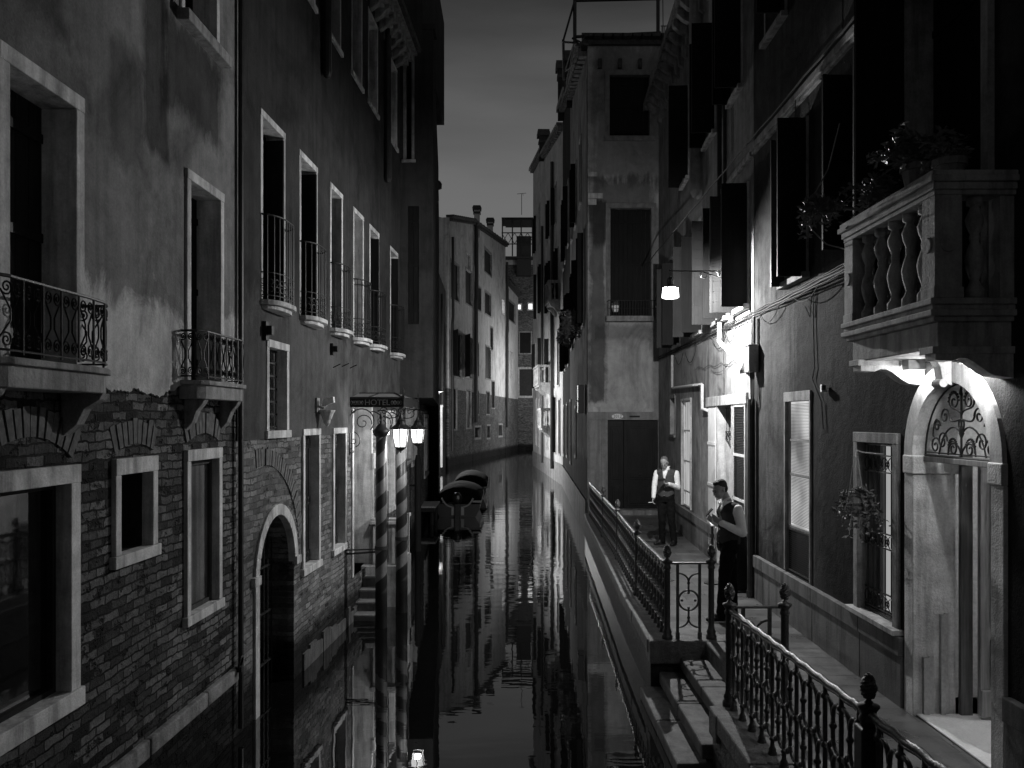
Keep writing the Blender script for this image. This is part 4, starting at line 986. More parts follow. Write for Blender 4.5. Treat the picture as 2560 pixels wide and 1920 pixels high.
# R2 plinth
def plinth(W, R, ua, ub, zt, gaps=(), v=.045, n=1.1):
    pm = bpy.data.materials.get('plinth stone') or m_stone('plinth stone', .15, .35, .75, 3, .5, .006); s2 = False
    g = MB(W.side); u = ua
    while u < ub-.01:
        l = min(n*random.uniform(.8, 1.3), ub-u)
        segs = [(u, u+l)]
        for a, b in gaps:
            ns = []
            for p, q in segs:
                if b <= p or a >= q: ns.append((p, q))
                else:
                    if a-p > .03: ns.append((p, a))
                    if q-b > .03: ns.append((b, q))
            segs = ns
        for p, q in segs:
            if gaps and g is not None and p >= gaps[0][1]-.001 and not s2: g.build('plinth', pm, R, bevel=.008); g = MB(W.side); s2 = True
            g.box(p+.003, q-.003, -.02, v, .45, zt-.17); g.box(p+.003, q-.003, -.02, v+.02, zt-.17, zt)
        u += l
    return g.build('plinth', pm, R, bevel=.008)
plinth(W6, B6, U6a+.12, U6b, 1.275, [(o6d['u0']-.1, o6d['u1']+.1)])
# cornice
g = MB(1); g.box(U6a, U6b, -.1, .42, 11.62, 11.80)
for i in range(20):
    u = U6a+.2+i*(U6b-U6a-.3)/20; g.prism([(0, 11.60), (.38, 11.60), (.38, 11.50), (.25, 11.38), (.12, 11.32), (.1, 11.12), (0, 11.05)], 'u', u, u+.16)
g.build('cornice', STONE_D, B6)
# flue with a rounded foot, pipes
g = MB(1); u = W6.tY(16.95); g.lathe([(.02, 0), (.11, .05), (.16, .16), (.17, .3), (.17, 4.1)], (u, .06, 7.55), 14); g.build('flue', PL_R2, B6, smooth=False)
g = MB(1)
for du, r in ((14.35, .03), (14.8, .04)): g.tube([(W6.tY(du), .07, 6.0), (W6.tY(du), .07, 11.6)], r, 8)
g.build('drainpipe', PIPED, B6)
dp = empty('white_drainpipe', W6.w(W6.t(1812), 0, 4.0), math.atan2(W6.d[1], W6.d[0])); tag(dp, 'white downpipe with a long slanting piece beside the hot spot of the street lamp', 'drainpipe')
ub0 = W6.t(1812); g = MB(1); uq = W6.t(1876)-ub0; g.tube([(0, .09, 2.7), (0, .09, .60), (.0, .10, .55), (uq, .12, .02), (uq-.02, .12, -.1)], .040, 12)
for t in (.15, .5, .85): g.tube([(lerp(0, uq, t), lerp(.1, .12, t), lerp(.55, .02, t)), (lerp(0, uq, t)-.02, lerp(.1, .12, t), lerp(.55, .02, t)-.016)], .048, 12)
g.build('pipe', PIPEW, dp, smooth=True)
cp = empty('thin_white_pipe', W6.w(W6.t(1764), 0, 3.6), math.atan2(W6.d[1], W6.d[0])); tag(cp, 'thin white pipe with three right angle bends high on the lamp lit wall', 'pipe')
g = MB(1); f6 = lambda x, y: (W6.t(x)-W6.t(1764), .06, W6.z(x, y)-3.6)
g.tube([f6(1687, 888), f6(1687, 968), f6(1689, 970), f6(1762, 961), f6(1764, 962), f6(1764, 1022), (f6(1776, 1027)[0], .03, f6(1776, 1027)[2])], .032, 10); g.build('pipe', PIPEW, cp, smooth=True)

# ================================================================== RIGHT HOUSE 1 (arch door and stone balcony)
W7 = Seg((3.45, 0), ((1290-CX)/F, 1), 1); B7 = W7.empty('arch_door_house')
tag(B7, 'nearest house on the right with the arched doorway and big stone balcony', 'house')
U7b = W7.t(1886)
o7w = r6(W7, 1966, 2026, 1.29, 3.43); o7g = r6(W7, 2151, 2239, 1.32, 2.98)
o7a = op(6.20, 7.41, .66, 3.50, arch=True)
o7B = op(10.2, 11.0, 4.95, 6.72); o7C = op(7.9, 8.62, 4.95, 6.60); o7D = op(6.30, 7.62, 4.06, 6.95); o7E = op(3.2, 4.0, 1.3, 3.2)
up7 = [op(a, a+.8, 8.4, 10.3) for a in (11.0, 8.6, 6.0, 3.2)]
ops7 = [o7w, o7g, o7a, o7B, o7C, o7D]+up7
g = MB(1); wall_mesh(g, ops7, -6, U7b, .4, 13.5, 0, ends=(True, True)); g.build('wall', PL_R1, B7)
plinth(W7, B7, -6, U7b-.08, 1.27, [(o7a['u0']-.2, o7a['u1']+.19)])
w = window(W7, B7, o7w, 'lit', .05, .05, STONE_D, .02, sill=False, lintel=.12, mat=LIT_BLIND, label='tall window with lit slatted blind')
g = MB(1); u0, u1 = o7w['u0'], o7w['u1']
z = 1.9
while z < 3.40: g.box(u0+.03, u1-.03, -.055, -.052, z, z+.005); z += .018
g.build('blind', m_simple('blind cord grey', .1, .7), w)
g = MB(1)
for z in (1.86, 2.52, 2.95): g.box(u0, u1, -.05, -.02, z-.014, z+.014)
for u in (u0, u1-.03): g.box(u, u+.03, -.05, -.018, 1.29, 3.43)
g.build('sash', m_wood('grey sash', .22), w)
louvre_panel(W7, w, u0+.035, u1-.035, 1.30, 1.84, -.045, SHUT_G, m_simple('dark slats', .03, .4), name='louvre')
w = window(W7, B7, o7g, 'dark', .17, .10, STONE_D, .035, sill=False, lintel=.10, rmat=WOODL, label='barred window behind the hanging plant')
g = MB(1); u0, u1 = o7g['u0'], o7g['u1']; q7 = lambda x: W7.t(x, -.13)
g.face([(q7(2237), -.14, 1.36), (q7(2210), -.14, 1.36), (q7(2210), -.14, 2.95), (q7(2237), -.14, 2.95)]); g.build('lit_pane', m_emit('lit pane warm', .36), w)
g = MB(1)
for a, b in ((2202, 2211), (2184, 2193)): g.box(min(q7(a), q7(b)), max(q7(a), q7(b)), -.16, -.12, 1.33, 2.97)
g.build('sash', WOODL, w)
grille(W7, w, u0, u1, 1.34, 2.97, -.05, [(2.70, 2.86), (1.98, 2.12), (1.38, 1.55)], 6)
g = MB(1); g.box(u0-.16, u1+.16, -.04, .10, 1.275, 1.325); g.build('sill', STONE, w, bevel=.006)
for o in (o7B, o7C):
    w = window(W7, B7, o, 'shutter', .2, .07, STONE_D, .03, sillp=.09); leaf(W7, w, o['u0']-.02, o['z0']-.05, o['z1']+.05, .33, 88)
    leaf(W7, w, o['u1'], o['z0']-.05, o['z1']+.05, .17 if o is o7B else .36, 92, mat=SHUT_G if o is o7B else SHUT, louvre=True)
w = window(W7, B7, o7D, 'shutter', .25, .10, STONE_D, .05, sill=False, label='dark balcony door'); leaf(W7, w, o7D['u1'], o7D['z0']+.02, o7D['z1']-.02, .45, 97)
for o in up7:
    w = window(W7, B7, o, 'shutter', .2, .07, STONE_D, .03, sillp=.09); leaf(W7, w, o['u0'], o['z0'], o['z1'], .35, 90)
g = MB(1); g.box(-6, U7b, -.02, .07, 7.08, 7.17); g.box(-6, U7b, -.02, .045, 7.03, 7.08); g.build('string_course', STONE_D, B7, bevel=.01)
g = MB(1); g.box(U6a+.01, U6b, -.02, .06, 7.08, 7.17); g.build('string_course', STONE_D, B6, bevel=.01)
g = MB(1); u = W7.t(1890); g.tube([(u, .07, .66), (u, .07, 3.5)], .055, 10); g.tube([(u, .07, .66), (u, .07, .75)], .065, 10); g.build('downpipe', PIPED, B7)
# arched doorway
ad = window(W7, B7, o7a, None, .36, .17, STONE_R, .03, name='arched_doorway', label='arched stone doorway with an iron fanlight grille') if False else None
g = MB(1); g.box(o7a['u0'], o7a['u1'], -.9, 0.0, .60, .672); ad = g.build('arched_doorway', MARBLE, B7, bevel=.008, label='arched stone doorway with iron fanlight and pale marble threshold')
cu = (o7a['u0']+o7a['u1'])/2; r = (o7a['u1']-o7a['u0'])/2; zsp = o7a['z1']-r
g = MB(1); n = 22
for i in range(n):
    a0, a1 = PI*i/n, PI*(i+1)/n; q = lambda rr, a: (cu+rr*math.cos(a), zsp+rr*math.sin(a))
    g.prism([q(r, a0), q(r, a1), q(r+.16, a1), q(r+.16, a0)], 'v', -.34, .035)
g.build('arch', STONE, ad)
for s_ in (-1, 1):
    g = MB(1); a, b = sorted((cu+s_*r, cu+s_*(r+.17)))
    g.box(a, b, -.34, .03, .62, zsp-.16)
    g.box(a-(.02 if s_ > 0 else 0), b+(.02 if s_ < 0 else 0), -.36, .045, zsp-.16, zsp); g.build('jamb', JAMB, ad, bevel=.01)
g = MB(1); g.prism([(.03, 3.47), (.10, 3.50), (.12, 3.62), (.17, 3.70), (.03, 3.70)], 'u', cu-.06, cu+.06); g.tube([(cu-.07, .10, 3.49), (cu+.07, .10, 3.49)], .035, 10); g.build('keystone', STONE, ad, bevel=.004)
fl = MB(1); vf = -.075
def T(pts, rr=.008): fl.tube([(cu+a, vf, zsp+b) for a, b in pts], rr, 5)
T([(-r, .0), (r, .0)], .014); T([(-r, .03), (r, .03)], .006)
T([((r-.01)*math.cos(a*PI/20), (r-.01)*math.sin(a*PI/20)) for a in range(21)], .008)
T([(0, 0), (0, r)], .009)
for s_ in (-1, 1):
    T([(s_*a, b) for a, b in bez((0, .02), (.03, .14), (.22, .16), (.21, .02), 8)]); T([(s_*a, b) for a, b in spiral(.13, .075, .075, .012, -.4, 9.2, 22)])
    T([(s_*a, b) for a, b in bez((0, .17), (.05, .30), (.28, .28), (.36, .02), 10)]); T([(s_*a, b) for a, b in spiral(.30, .13, .08, .015, PI, -5.5, 22)])
    T([(s_*a, b) for a, b in bez((0, .17), (.02, .26), (.06, .24), (0.03, .31), 6)]); T([(s_*a, b) for a, b in spiral(.42, .09, .075, .012, PI*.9, -6.2, 20)])
    T([(s_*a, b) for a, b in bez((0, .31), (.10, .30), (.19, .26), (.20, .36), 8)]); T([(s_*a, b) for a, b in spiral(.26, .335, .07, .012, PI, -5.8, 22)])
    T([(s_*a, b) for a, b in bez((0, .34), (.02, .42), (.20, .36), (.19, .46), 8)]); T([(s_*a, b) for a, b in spiral(.115, .455, .08, .014, 0, 8.8, 24)])
    T([(s_*a, b) for a, b in spiral(.39, .255, .055, .01, PI, -5.5, 18)]); T([(s_*a, b) for a, b in bez((.45, .16), (.48, .2), (.44, .3), (.40, .31), 6)])
    for k in range(9):
        a = spiral(.13, .075, .075, .06, .2, 3.0, 9)[k]; fl.ball((cu+s_*a[0], vf, zsp+a[1]+.012), .010, seg=5)
        a = spiral(.115, .455, .085, .07, .0, 3.4, 9)[k]; fl.ball((cu+s_*a[0], vf, zsp+a[1]), .011, seg=5)
    T([(0, .16), (s_*.035, .20), (0, .25)], .007)
fl.lathe([(.002, 0), (.02, .03), (.012, .07), (.002, .10)], (cu, vf, 3.5-.12), 6)
fl.build('fanlight_grille', IRON, ad)
g = MB(1); g.box(cu-r, cu-r+.05, -.46, -.36, .66, zsp); g.box(cu+r-.05, cu+r, -.46, -.36, .66, zsp); g.box(cu-r, cu+r, -.42, -.36, zsp-.08, zsp-.015); g.box(cu-r, cu+r, -.12, -.05, zsp-.05, zsp-.005); g.build('door_frame', m_wood('weathered frame wood', .14, .5), ad, bevel=.004)
g = MB(1); uf = cu+r-.10
g.box(uf-.05, uf, -1.02, -.47, .70, zsp-.08)
for (za, zb) in ((.95, 1.35), (1.45, 2.70)): g.box(uf-.062, uf-.05, -.94, -.55, za, zb)
g.box(uf-.075, uf-.05, -1.02, -.47, .70, .92); g.build('open_door_leaf', WOODL, ad, bevel=.004)
g = MB(1)
for (a, b, c, d_) in (((0.02, .07, .66, 1.16), 0, 0, 0), ((.17, .21, .66, 1.53), 0, 0, 0)): pass
g.box(cu+r-.035, cu+r, -.10, -.05, .672, 1.16); g.box(cu+r-.018, cu+r, -.14, -.10, .672, 1.17); g.box(cu+r-.04, cu+r, -.235, -.195, .672, 1.53); g.box(cu+r-.02, cu+r, -.265, -.235, .672, 1.54)
g.build('flood_board_guide', m_simple('galvanised steel', .4, .35, .8), ad)
# the room behind (lit by its own lamp)
g = MB(1); ua, ub = o7a['u0']-.4, o7a['u1']+.5
g.face([(ua, -.37, .65), (ub, -.37, .65), (ub, -3.6, .65), (ua, -3.6, .65)]); g.face([(ua, -.37, 3.9), (ub, -.37, 3.9), (ub, -3.6, 3.9), (ua, -3.6, 3.9)])
g.face([(ub, -.37, .65), (ub, -3.6, .65), (ub, -3.6, 3.9), (ub, -.37, 3.9)]); g.face([(ua, -.37, .65), (ua, -3.6, .65), (ua, -3.6, 3.9), (ua, -.37, 3.9)]); g.face([(ua, -3.6, .65), (ub, -3.6, .65), (ub, -3.6, 3.9), (ua, -3.6, 3.9)])
g.build('hallway', m_simple('hallway paint', .5, .8), B7, label='lit hallway inside the arched door')
cl = tag(empty('ceiling_lamp', W7.w(cu+.1, -2.3, 3.78)), 'round ceiling lamp lighting the hallway inside the arched door', 'lamp'); g = MB(); g.lathe([(.02, -.06), (.13, -.04), (.15, 0), (.15, .04)], (0, 0, 0), 16); g.build('shade', m_emit('hall lamp glass', 1.5, .5), cl); light('hall_lamp_light', (0, 0, -.12), P_ROOM, .08, cl)
# big stone balcony on consoles
bu0, bu1, bp = 5.92, 7.58, .57
g = MB(1)
for (z0, z1, e_) in ((4.0, 4.045, .0), (3.965, 4.0, -.02), (3.92, 3.965, .0), (3.885, 3.92, -.035)): g.box(bu0-e_, bu1+e_, -.02, bp+e_+.02, z0, z1)
g.box(bu0+.07, bu1-.07, -.02, bp-.06, 3.70, 3.885)
bal = g.build('balcony', STONE_B, B7, bevel=.008, label='large stone balcony with turned balusters and corner pedestals')
g = MB(1)
for (z0, z1, e_) in ((4.885, 4.92, .02), (4.84, 4.885, .035), (4.79, 4.84, .01), (4.755, 4.79, -.005)):
    g.box(bu0-e_, bu1+e_, bp-.20, bp+e_, z0, z1); g.box(bu0-e_, bu0+.19, 0, bp-.20, z0, z1); g.box(bu1-.19, bu1+e_, 0, bp-.20, z0, z1)
g.build('rail', STONE_B, bal, bevel=.006)
for uu in (bu0+.01, bu1-.20):
    g = MB(1); g.box(uu, uu+.19, bp-.20, bp-.01, 4.045, 4.755); g.box(uu-.008, uu+.198, bp-.208, bp-.002, 4.045, 4.12)
    g.prism([(uu+.095+.055*math.cos(a*PI/10), 4.42+.055*math.sin(a*PI/10)) for a in range(20)], 'v', bp-.012, bp+.003)
    if uu < 6.5: g.prism([(bp-.105+.06*math.cos(a*PI/10), 4.42+.06*math.sin(a*PI/10)) for a in range(20)], 'u', uu-.012, uu+.001)
    g.build('pedestal', STONE_B, bal, bevel=.005)
    g = MB(1); g.box(uu+.02, uu+.17, 0, .10, 4.045, 4.755); g.build('pedestal', STONE_B, bal, bevel=.005)
bprof = [(.062, 0), (.062, .07), (.045, .09), (.03, .13), (.055, .21), (.066, .28), (.052, .34), (.03, .40), (.036, .43), (.03, .455), (.055, .52), (.062, .56), (.035, .63), (.03, .645), (.055, .66), (.055, .71)]
for i in range(5):
    g = MB(1); g.lathe(bprof, (lerp(bu0+.20, bu1-.20, (i+.5)/5), bp-.10, 4.045), 14); g.build('baluster', STONE_B, bal, smooth=True)
for uu in (bu0+.10, bu1-.10):
    g = MB(1); g.lathe(bprof, (uu, .24, 4.045), 14); g.build('baluster', STONE_B, bal, smooth=True)
for uu in (6.04, 7.34):
    S_ = [(0, 3.70), (bp-.03, 3.70), (bp-.03, 3.615), (bp-.15, 3.61)]+[(lerp(bp-.15, .10, t), 3.61+.035*math.sin(PI*t*1.0)*(1-t)*2-.105*t*t*(3-2*t)) for t in (.15, .3, .45, .6, .75, .9, 1)]+[(0, 3.49)]
    g = MB(1); g.prism(S_, 'u', uu-.08, uu+.08); g.build('console', STONE, bal, bevel=.004)
    g = MB(1); g.prism([(0, 3.66), (bp-.0, 3.66), (bp-.0, 3.71), (0, 3.71)], 'u', uu-.10, uu+.10); g.build('console_cap', STONE, bal, bevel=.004)

# ================================================================== THINGS ON THE RIGHT
r7 = math.atan2(W7.d[1], W7.d[0]); r6a = math.atan2(W6.d[1], W6.d[0])
for uu, lab in ((7.16, 'small box lamp burning against the far console under the stone balcony'), (6.26, 'second box lamp under the stone balcony, behind the near console')):
    al = empty('wall_lamp', W7.w(uu, .12, 3.70), r7); tag(al, lab, 'lamp', 'lamps under the stone balcony')
    g = MB(); g.box(-.06, .06, -.06, .09, -.085, 0); g.build('housing', PAINTG, al, bevel=.004)
    g = MB(); g.lathe([(.012, -.15), (.026, -.14), (.03, -.115), (.022, -.087)], (0, 0, 0), 12); g.build('bulb', bpy.data.materials.get('bulb glass') or m_emit('bulb glass', 9.0, .4), al); light('arch_lamp_light', (0, 0, -.13), P_ARCH if uu > 7 else P_ARCH*3.2, .025, al)
# street lamp on its arm
LY = 13.3; LS = F/LY; wx = 3.05+K1*LY
sl = empty('street_lamp', (wx, LY, 5.50)); tag(sl, 'lit bell shaped street lamp hanging from a wall arm over the walkway', 'street lamp')
lx = (1676-CX)/LS-wx
g = MB(); g.tube([(0, 0, 0), (lx-.03, 0, 0)], .014, 8); g.tube([(-.0, 0, -.32), (-.35, 0, -.1), (-.62, 0, -.02)], .011, 6); g.tube([(-.62+.05*math.cos(a*PI/8), 0, -.055+.05*math.sin(a*PI/8)) for a in range(16)], .007, 5, True)
g.box(-.02, .04, -.04, .04, -.4, .06); g.tube([(-.12, 0, -.20), (-.12, 0, 0)], .02, 8); g.ball((-.16, -.02, -.16), .045); g.build('arm', IRON_G, sl)
g = MB(); g.tube([(lx, 0, .05), (lx, 0, -.12)], .009, 6); g.lathe([(.055, -.20), (.055, -.12), (.03, -.10), (.012, -.08)], (lx, 0, 0), 12); g.lathe([(.122, -.262), (.122, -.255), (.05, -.235), (.04, -.20)], (lx, 0, 0), 20); g.build('cap', IRON_G, sl)
g = MB(); g.lathe([(.112, -.264), (.122, -.30), (.13, -.36), (.132, -.405), (.10, -.42), (.02, -.43)], (lx, 0, 0), 24); g.build('glass_shade', LAMP_GLASS, sl, smooth=True)
light('street_lamp_light', (lx, 0, -.315), P_STREET, .03, sl)
sg = empty('small_street_sign', (wx-.62+.30, LY-.03, 5.47)); tag(sg, 'small white enamel sign hung on the street lamp arm, reading SM F', 'sign')
g = MB(); g.box(-.085, .085, -.006, .006, -.05, .04); g.build('plate', PAINTW, sg); text_mesh('lettering', 'SM F', .075, PAINTK, sg, (0, -.008, -.004), (PI/2, 0, 0), .002)
# cables
cb = empty('cable_bundle', W6.w(U6a, 0, 4.72), r6a); tag(cb, 'bundle of cables running along the right hand walls below the shutters, with loose loops', 'cable')
g = MB(1)
for k, (dz, dv, r) in enumerate(((0, .03, .014), (.035, .03, .010), (-.03, .035, .009), (.06, .025, .007))):
    P = []
    for i in range(26):
        u = lerp(0, W6.tY(23.2)-U6a, i/25); P.append((u, dv, dz+.012*u*(1)+.006*math.sin(i*1.3+k)))
    g.tube(P, r, 6)
    P = []
    for i in range(24):
        u = -lerp(0, 6.3, i/23); P.append((u, dv-.04+.05, dz+.006*math.sin(i*1.7+k)-.0))
    g.tube(P, r, 6)
for (a, b, sag) in ((.9, 1.9, .22), (1.6, 3.0, .26), (4.5, 6.0, .3), (6.2, 7.4, .24), (-1.6, -.5, .18), (-3.2, -2.2, .12)):
    g.tube([(lerp(a, b, t/10), .05, -.02-sag*4*(t/10)*(1-t/10)) for t in range(11)], .006, 5)
g.build('cables', CABLEG, cb)
cb2 = empty('cable', W7.w(U7b, 0, 7.2), r7); tag(cb2, 'thin cable clipped along the stone string course high on the right walls', 'cable')
g = MB(1); g.tube([(-i*.6, .09, .012*math.sin(i*2)) for i in range(20)], .012, 5); g.tube([(i*.6, .10, .012*math.sin(i*2)) for i in range(18)], .012, 5)
g.tube([(-2.0, .06, -.02), (-2.1, .08, -.5), (-2.0, .04, -1.0)], .006, 4); g.tube([(-3.5, .05, 6), (-3.5, .05, .02)], .008, 4); g.build('wire', CABLE, cb2)
cw = empty('cable', W7.w(9.9, 0, 4.3), r7); tag(cw, 'loose thin wire trailing down the plaster to the window with the lit blind', 'cable')
g = MB(1); g.tube([(0, .02, .4), (.03, .015, -.0), (-.02, .02, -.5), (.05, .02, -.62), (-.25, .02, -.9), (-.3, .02, -1.2)], .005, 4); g.tube([(.05, .02, .4), (.1, .03, .1), (.3, .02, .25)], .005, 4); g.build('wire', CABLE, cw)
cd = empty('cable', W6.w(W6.t(1812)+.1, 0, 3.5), r6a); tag(cd, 'thin cables dropping from the bundle to the lintel of the bright doorway', 'cable')
g = MB(1); g.tube([(-.25, .03, 1.3), (-.26, .03, .5), (-.24, .04, .1)], .006, 4); g.tube([(-.12, .03, 1.3), (-.13, .03, .6), (-.10, .03, .12)], .006, 4)
g.tube([(lerp(-1.2, 2.6, t/12), .03, .62+.12*t/12+.03*math.sin(t*1.9)) for t in range(13)], .006, 4); g.tube([(lerp(-.5, 1.0, t/8), .03, .62-.09*math.sin(PI*t/8)) for t in range(9)], .005, 4); g.build('wires', CABLE, cd)
jb = empty('junction_box', W7.w(W7.t(1895), .02, 4.05), r7); tag(jb, 'grey electrical junction box with dark conduits and cable loops beside the slanting pipe', 'junction box')
g = MB(1); g.box(-.11, .13, 0, .14, -.17, .20); g.box(-.12, .14, 0, .15, .20, .22); g.build('housing', PAINTG, jb, bevel=.006)
g = MB(1)
for du in (-.02, .03, .08): g.tube([(du, .04, .22), (du, .04, .62)], .017, 6)
for du, dp_ in ((-.04, .38), (.05, .48), (.0, .43)): g.tube([(du-.05+.10*t/8, .06, -.17-dp_*(1-(2*t/8-1)**2)) for t in range(9)], .009, 5)
g.build('conduit', CABLE, jb)
ss = empty('door_sensor', W7.w(W7.t(2068), .02, 3.55), r7); tag(ss, 'small white sensor box high on the wall left of the arch', 'sensor'); g = MB(1); g.box(-.03, .03, 0, .05, -.04, .04); g.build('case', PAINTW, ss, bevel=.004); g = MB(1); g.lathe([(.022, -.02), (.022, .03)], (-.05, .04, 0), 8); g.build('lens', PAINTK, ss)

# ---- foliage
def plant(name, label, cat, loc_, r, n, sz=.05, pot=None, droop=0.0, group=None, squash=1.0, hang=False, seed=1, potmat=None):
    rnd = random.Random(seed); R = empty(name, loc_); tag(R, label, cat, group); g = MB(); st = MB(); n = int(n*3.6)
    ns = max(6, n//30); sz *= .85; tips = []
    for i in range(ns):
        a = rnd.uniform(0, 2*PI); k = rnd.uniform(.4, 1.0); el = rnd.uniform(-.15, 1.2) if droop == 0 else rnd.uniform(-.9, 1.0)
        d = Vector((math.cos(a)*math.cos(el), math.sin(a)*math.cos(el), math.sin(el)*squash))*r*k
        p0 = Vector((0, 0, .02)); P = [p0.lerp(d, t)+Vector((0, 0, -droop*r*t*t+.15*r*math.sin(PI*t))) for t in (0, .25, .5, .75, 1)]
        st.tube([tuple(p) for p in P], .004, 4); tips.append(P)
    for i in range(n):
        P = tips[i % ns]; t = rnd.uniform(.25, 1.05)*4; k = min(int(t), 3); p = P[k].lerp(P[k+1], t-k)+Vector([rnd.uniform(-1, 1)*sz*.5 for _ in range(3)])
        d = Vector((rnd.gauss(0, 1), rnd.gauss(0, 1), rnd.gauss(0, .6))).normalized(); s = d.cross(Vector((rnd.gauss(0, 1), rnd.gauss(0, 1), rnd.gauss(0, 1)))).normalized(); L = sz*rnd.uniform(.7, 1.4); wv = L*.22; nn = d.cross(s)*L*.08
        a = p; b = p+d*L*.5+s*wv+nn; c = p+d*L; e = p+d*L*.5-s*wv+nn; m_ = p+d*L*.5
        g.face([tuple(a), tuple(b), tuple(m_)]); g.face([tuple(b), tuple(c), tuple(m_)]); g.face([tuple(c), tuple(e), tuple(m_)]); g.face([tuple(e), tuple(a), tuple(m_)])
    g.build('foliage', LEAF, R, norm=False); st.build('stem', LEAF, R)
    if pot:
        g = MB(); g.lathe([(pot*.7, -pot*1.5), (pot*.95, -.03), (pot*1.08, -.03), (pot*1.08, .02), (pot*.9, .02)], (0, 0, 0), 12); g.build('pot', potmat or TERRA, R)
    return R
hp = plant('hanging_plant', 'leafy plant in a basket hung before the barred window, left of the arched door', 'plant', (3.20, 8.02, 2.46), .27, 260, .06, .085, .55, seed=5)
g = MB()
for a in (0, 2.1, 4.2): g.tube([(.08*math.cos(a), .08*math.sin(a), 0), (.02*math.cos(a), .02*math.sin(a), .40)], .005, 4)
g.tube([(0, 0, .40), (.02, 0, .46), (.06, 0, .44), (.27, 0, .42)], .007, 5); g.build('hanger', m_simple('pale rope', .3, .7), hp)
BX = lambda u, v, z: W7.w(u, v, z)
plant('balcony_plant', 'tall leafy plant on the stone balcony, highest of its pots', 'plant', BX(6.75, .30, 5.18), .42, 330, .07, .12, 0, 'plants on the stone balcony', seed=8)
plant('balcony_plant', 'low spreading plant on the balcony rail near its far corner', 'plant', BX(7.25, .40, 5.10), .33, 240, .065, .10, .2, 'plants on the stone balcony', seed=9)
pp = plant('balcony_plant', 'shrub leaning out over the walkway from the far corner of the stone balcony', 'plant', BX(7.62, .78, 5.08), .26, 230, .065, None, .3, 'plants on the stone balcony', seed=10)
g = MB(); g.tube([(.35, -.15, -.05), (.1, 0, .0), (-.08, .02, .08)], .012, 5); g.tube([(.20, .0, .75), (.10, .0, .35), (-.06, .0, .05), (-.06, 0, -.18), (.08, 0, -.32), (.3, 0, -.38)], .006, 5); g.build('branch', LEAF, pp)
plant('balcony_plant', 'small plant on the near corner of the balcony rail in a square trough', 'plant', BX(6.15, .35, 5.04), .20, 110, .05, .11, 0, 'plants on the stone balcony', seed=12)
plant('window_plant', 'pale flowering plant in a white pot, left end of the end house balcony', 'plant', (W5.t(1537), 23.25, W5.z(1537, 768)), .16, 110, .06, .10, 0, 'pots on the end house balcony', seed=15, potmat=PAINTW)
plant('window_plant', 'small plant in a white pot, right end of the end house balcony', 'plant', (W5.t(1646), 23.25, W5.z(1646, 768)), .12, 60, .05, .10, 0, 'pots on the end house balcony', seed=16, potmat=PAINTW)
for i, (Y, zz, lb) in enumerate(((26.4, 6.35, 'bushy trailing plant under the nearest standing shutters of the canal side wall'), (28.4, 6.3, 'wide trailing plant on the second window ledge of the canal side wall'), (30.6, 6.2, 'thin trailing plant on the farthest planted ledge of the canal side wall'))):
    s_ = S1[0]; u = s_.tY(Y); pl = plant('ledge_plant', lb, 'plant', s_.w(u, .28, zz), .55-.08*i, 260, .13, .17, .5, 'plants hanging on the canal side wall', seed=20+i)

# ---- the black figure-shaped board and the menu stand
fb = empty('silhouette_board', (3.40, 12.75, .65), .25); tag(fb, 'black head and shoulders shaped board standing against the louvred shutter behind the younger waiter', 'board')
half = [(.0, .0), (.115, .0), (.115, .05), (.10, .30), (.085, .52), (.10, .70), (.09, .80), (.05, .86), (.035, .90), (.055, .95), (.055, 1.00), (.03, 1.05), (0, 1.06)]
g = MB(); g.prism([(x, z) for x, z in half]+[(-x, z) for x, z in half[::-1][1:-1]], 'v', -.015, .015); g.build('panel', PAINTK, fb)
g = MB(); g.box(-.14, .14, -.08, .12, 0, .03); g.build('foot', PAINTK, fb)
mn = empty('menu_stand', (3.12, 13.4, .65)); tag(mn, 'slim metal stand with a slanted pale menu tray by the bright doorway', 'menu stand')
g = MB(); g.tube([(0, 0, .02), (0, 0, .92)], .022, 8); g.lathe([(.13, 0), (.13, .02), (.03, .035)], (0, 0, 0), 14); g.tube([(0, 0, .72), (0, 0, .78)], .035, 8); g.build('post', IRON_G, mn)
g = MB(); g.prism([(-.10, .90), (.12, 1.0), (.12, 1.02), (-.10, .92)], 'u', -.04, .15); g.build('tray', PAINTW, mn, bevel=.003)

# ================================================================== RAILINGS
def post_mesh(rs=.036, h=.92, big=False):
    g = MB()
    g.lathe([(rs*1.75, 0), (rs*1.75, .05), (rs*1.35, .07), (rs*1.5, .10), (rs*1.1, .13), (rs, .16), (rs*.95, h-.10), (rs*1.2, h-.09), (rs*1.2, h-.07), (rs*.95, h-.05), (.045, h-.035), (.062, h-.01), (.062, h), (.03, h+.012), (.015, h+.03), (.014, h+.045)], (0, 0, 0), 14)
    return g
def finial(parent, h):
    g = MB(); H = .135
    N = 9; rings = []
    for i in range(N):
        t = i/(N-1); rad = .014+.034*math.sin(PI*min(1, t*.86+.10))**.8*(1-.25*t); z = h+.04+H*t
        rings.append([(rad*(1+.16*((j+i) % 2))*math.cos(2*PI*j/10+i*.31), rad*(1+.16*((j+i) % 2))*math.sin(2*PI*j/10+i*.31), z) for j in range(10)])
    V = [[g.V(*p) for p in r] for r in rings]
    for A, B in zip(V, V[1:]):
        for j in range(10): g.bm.faces.new((A[j], A[(j+1) % 10], B[(j+1) % 10], B[j]))
    g.bm.faces.new(V[0][::-1]); g.bm.faces.new(V[-1]); g.ball((0, 0, h+.04+H), .012, seg=6)
    return g.build('finial', IRON_G, parent)
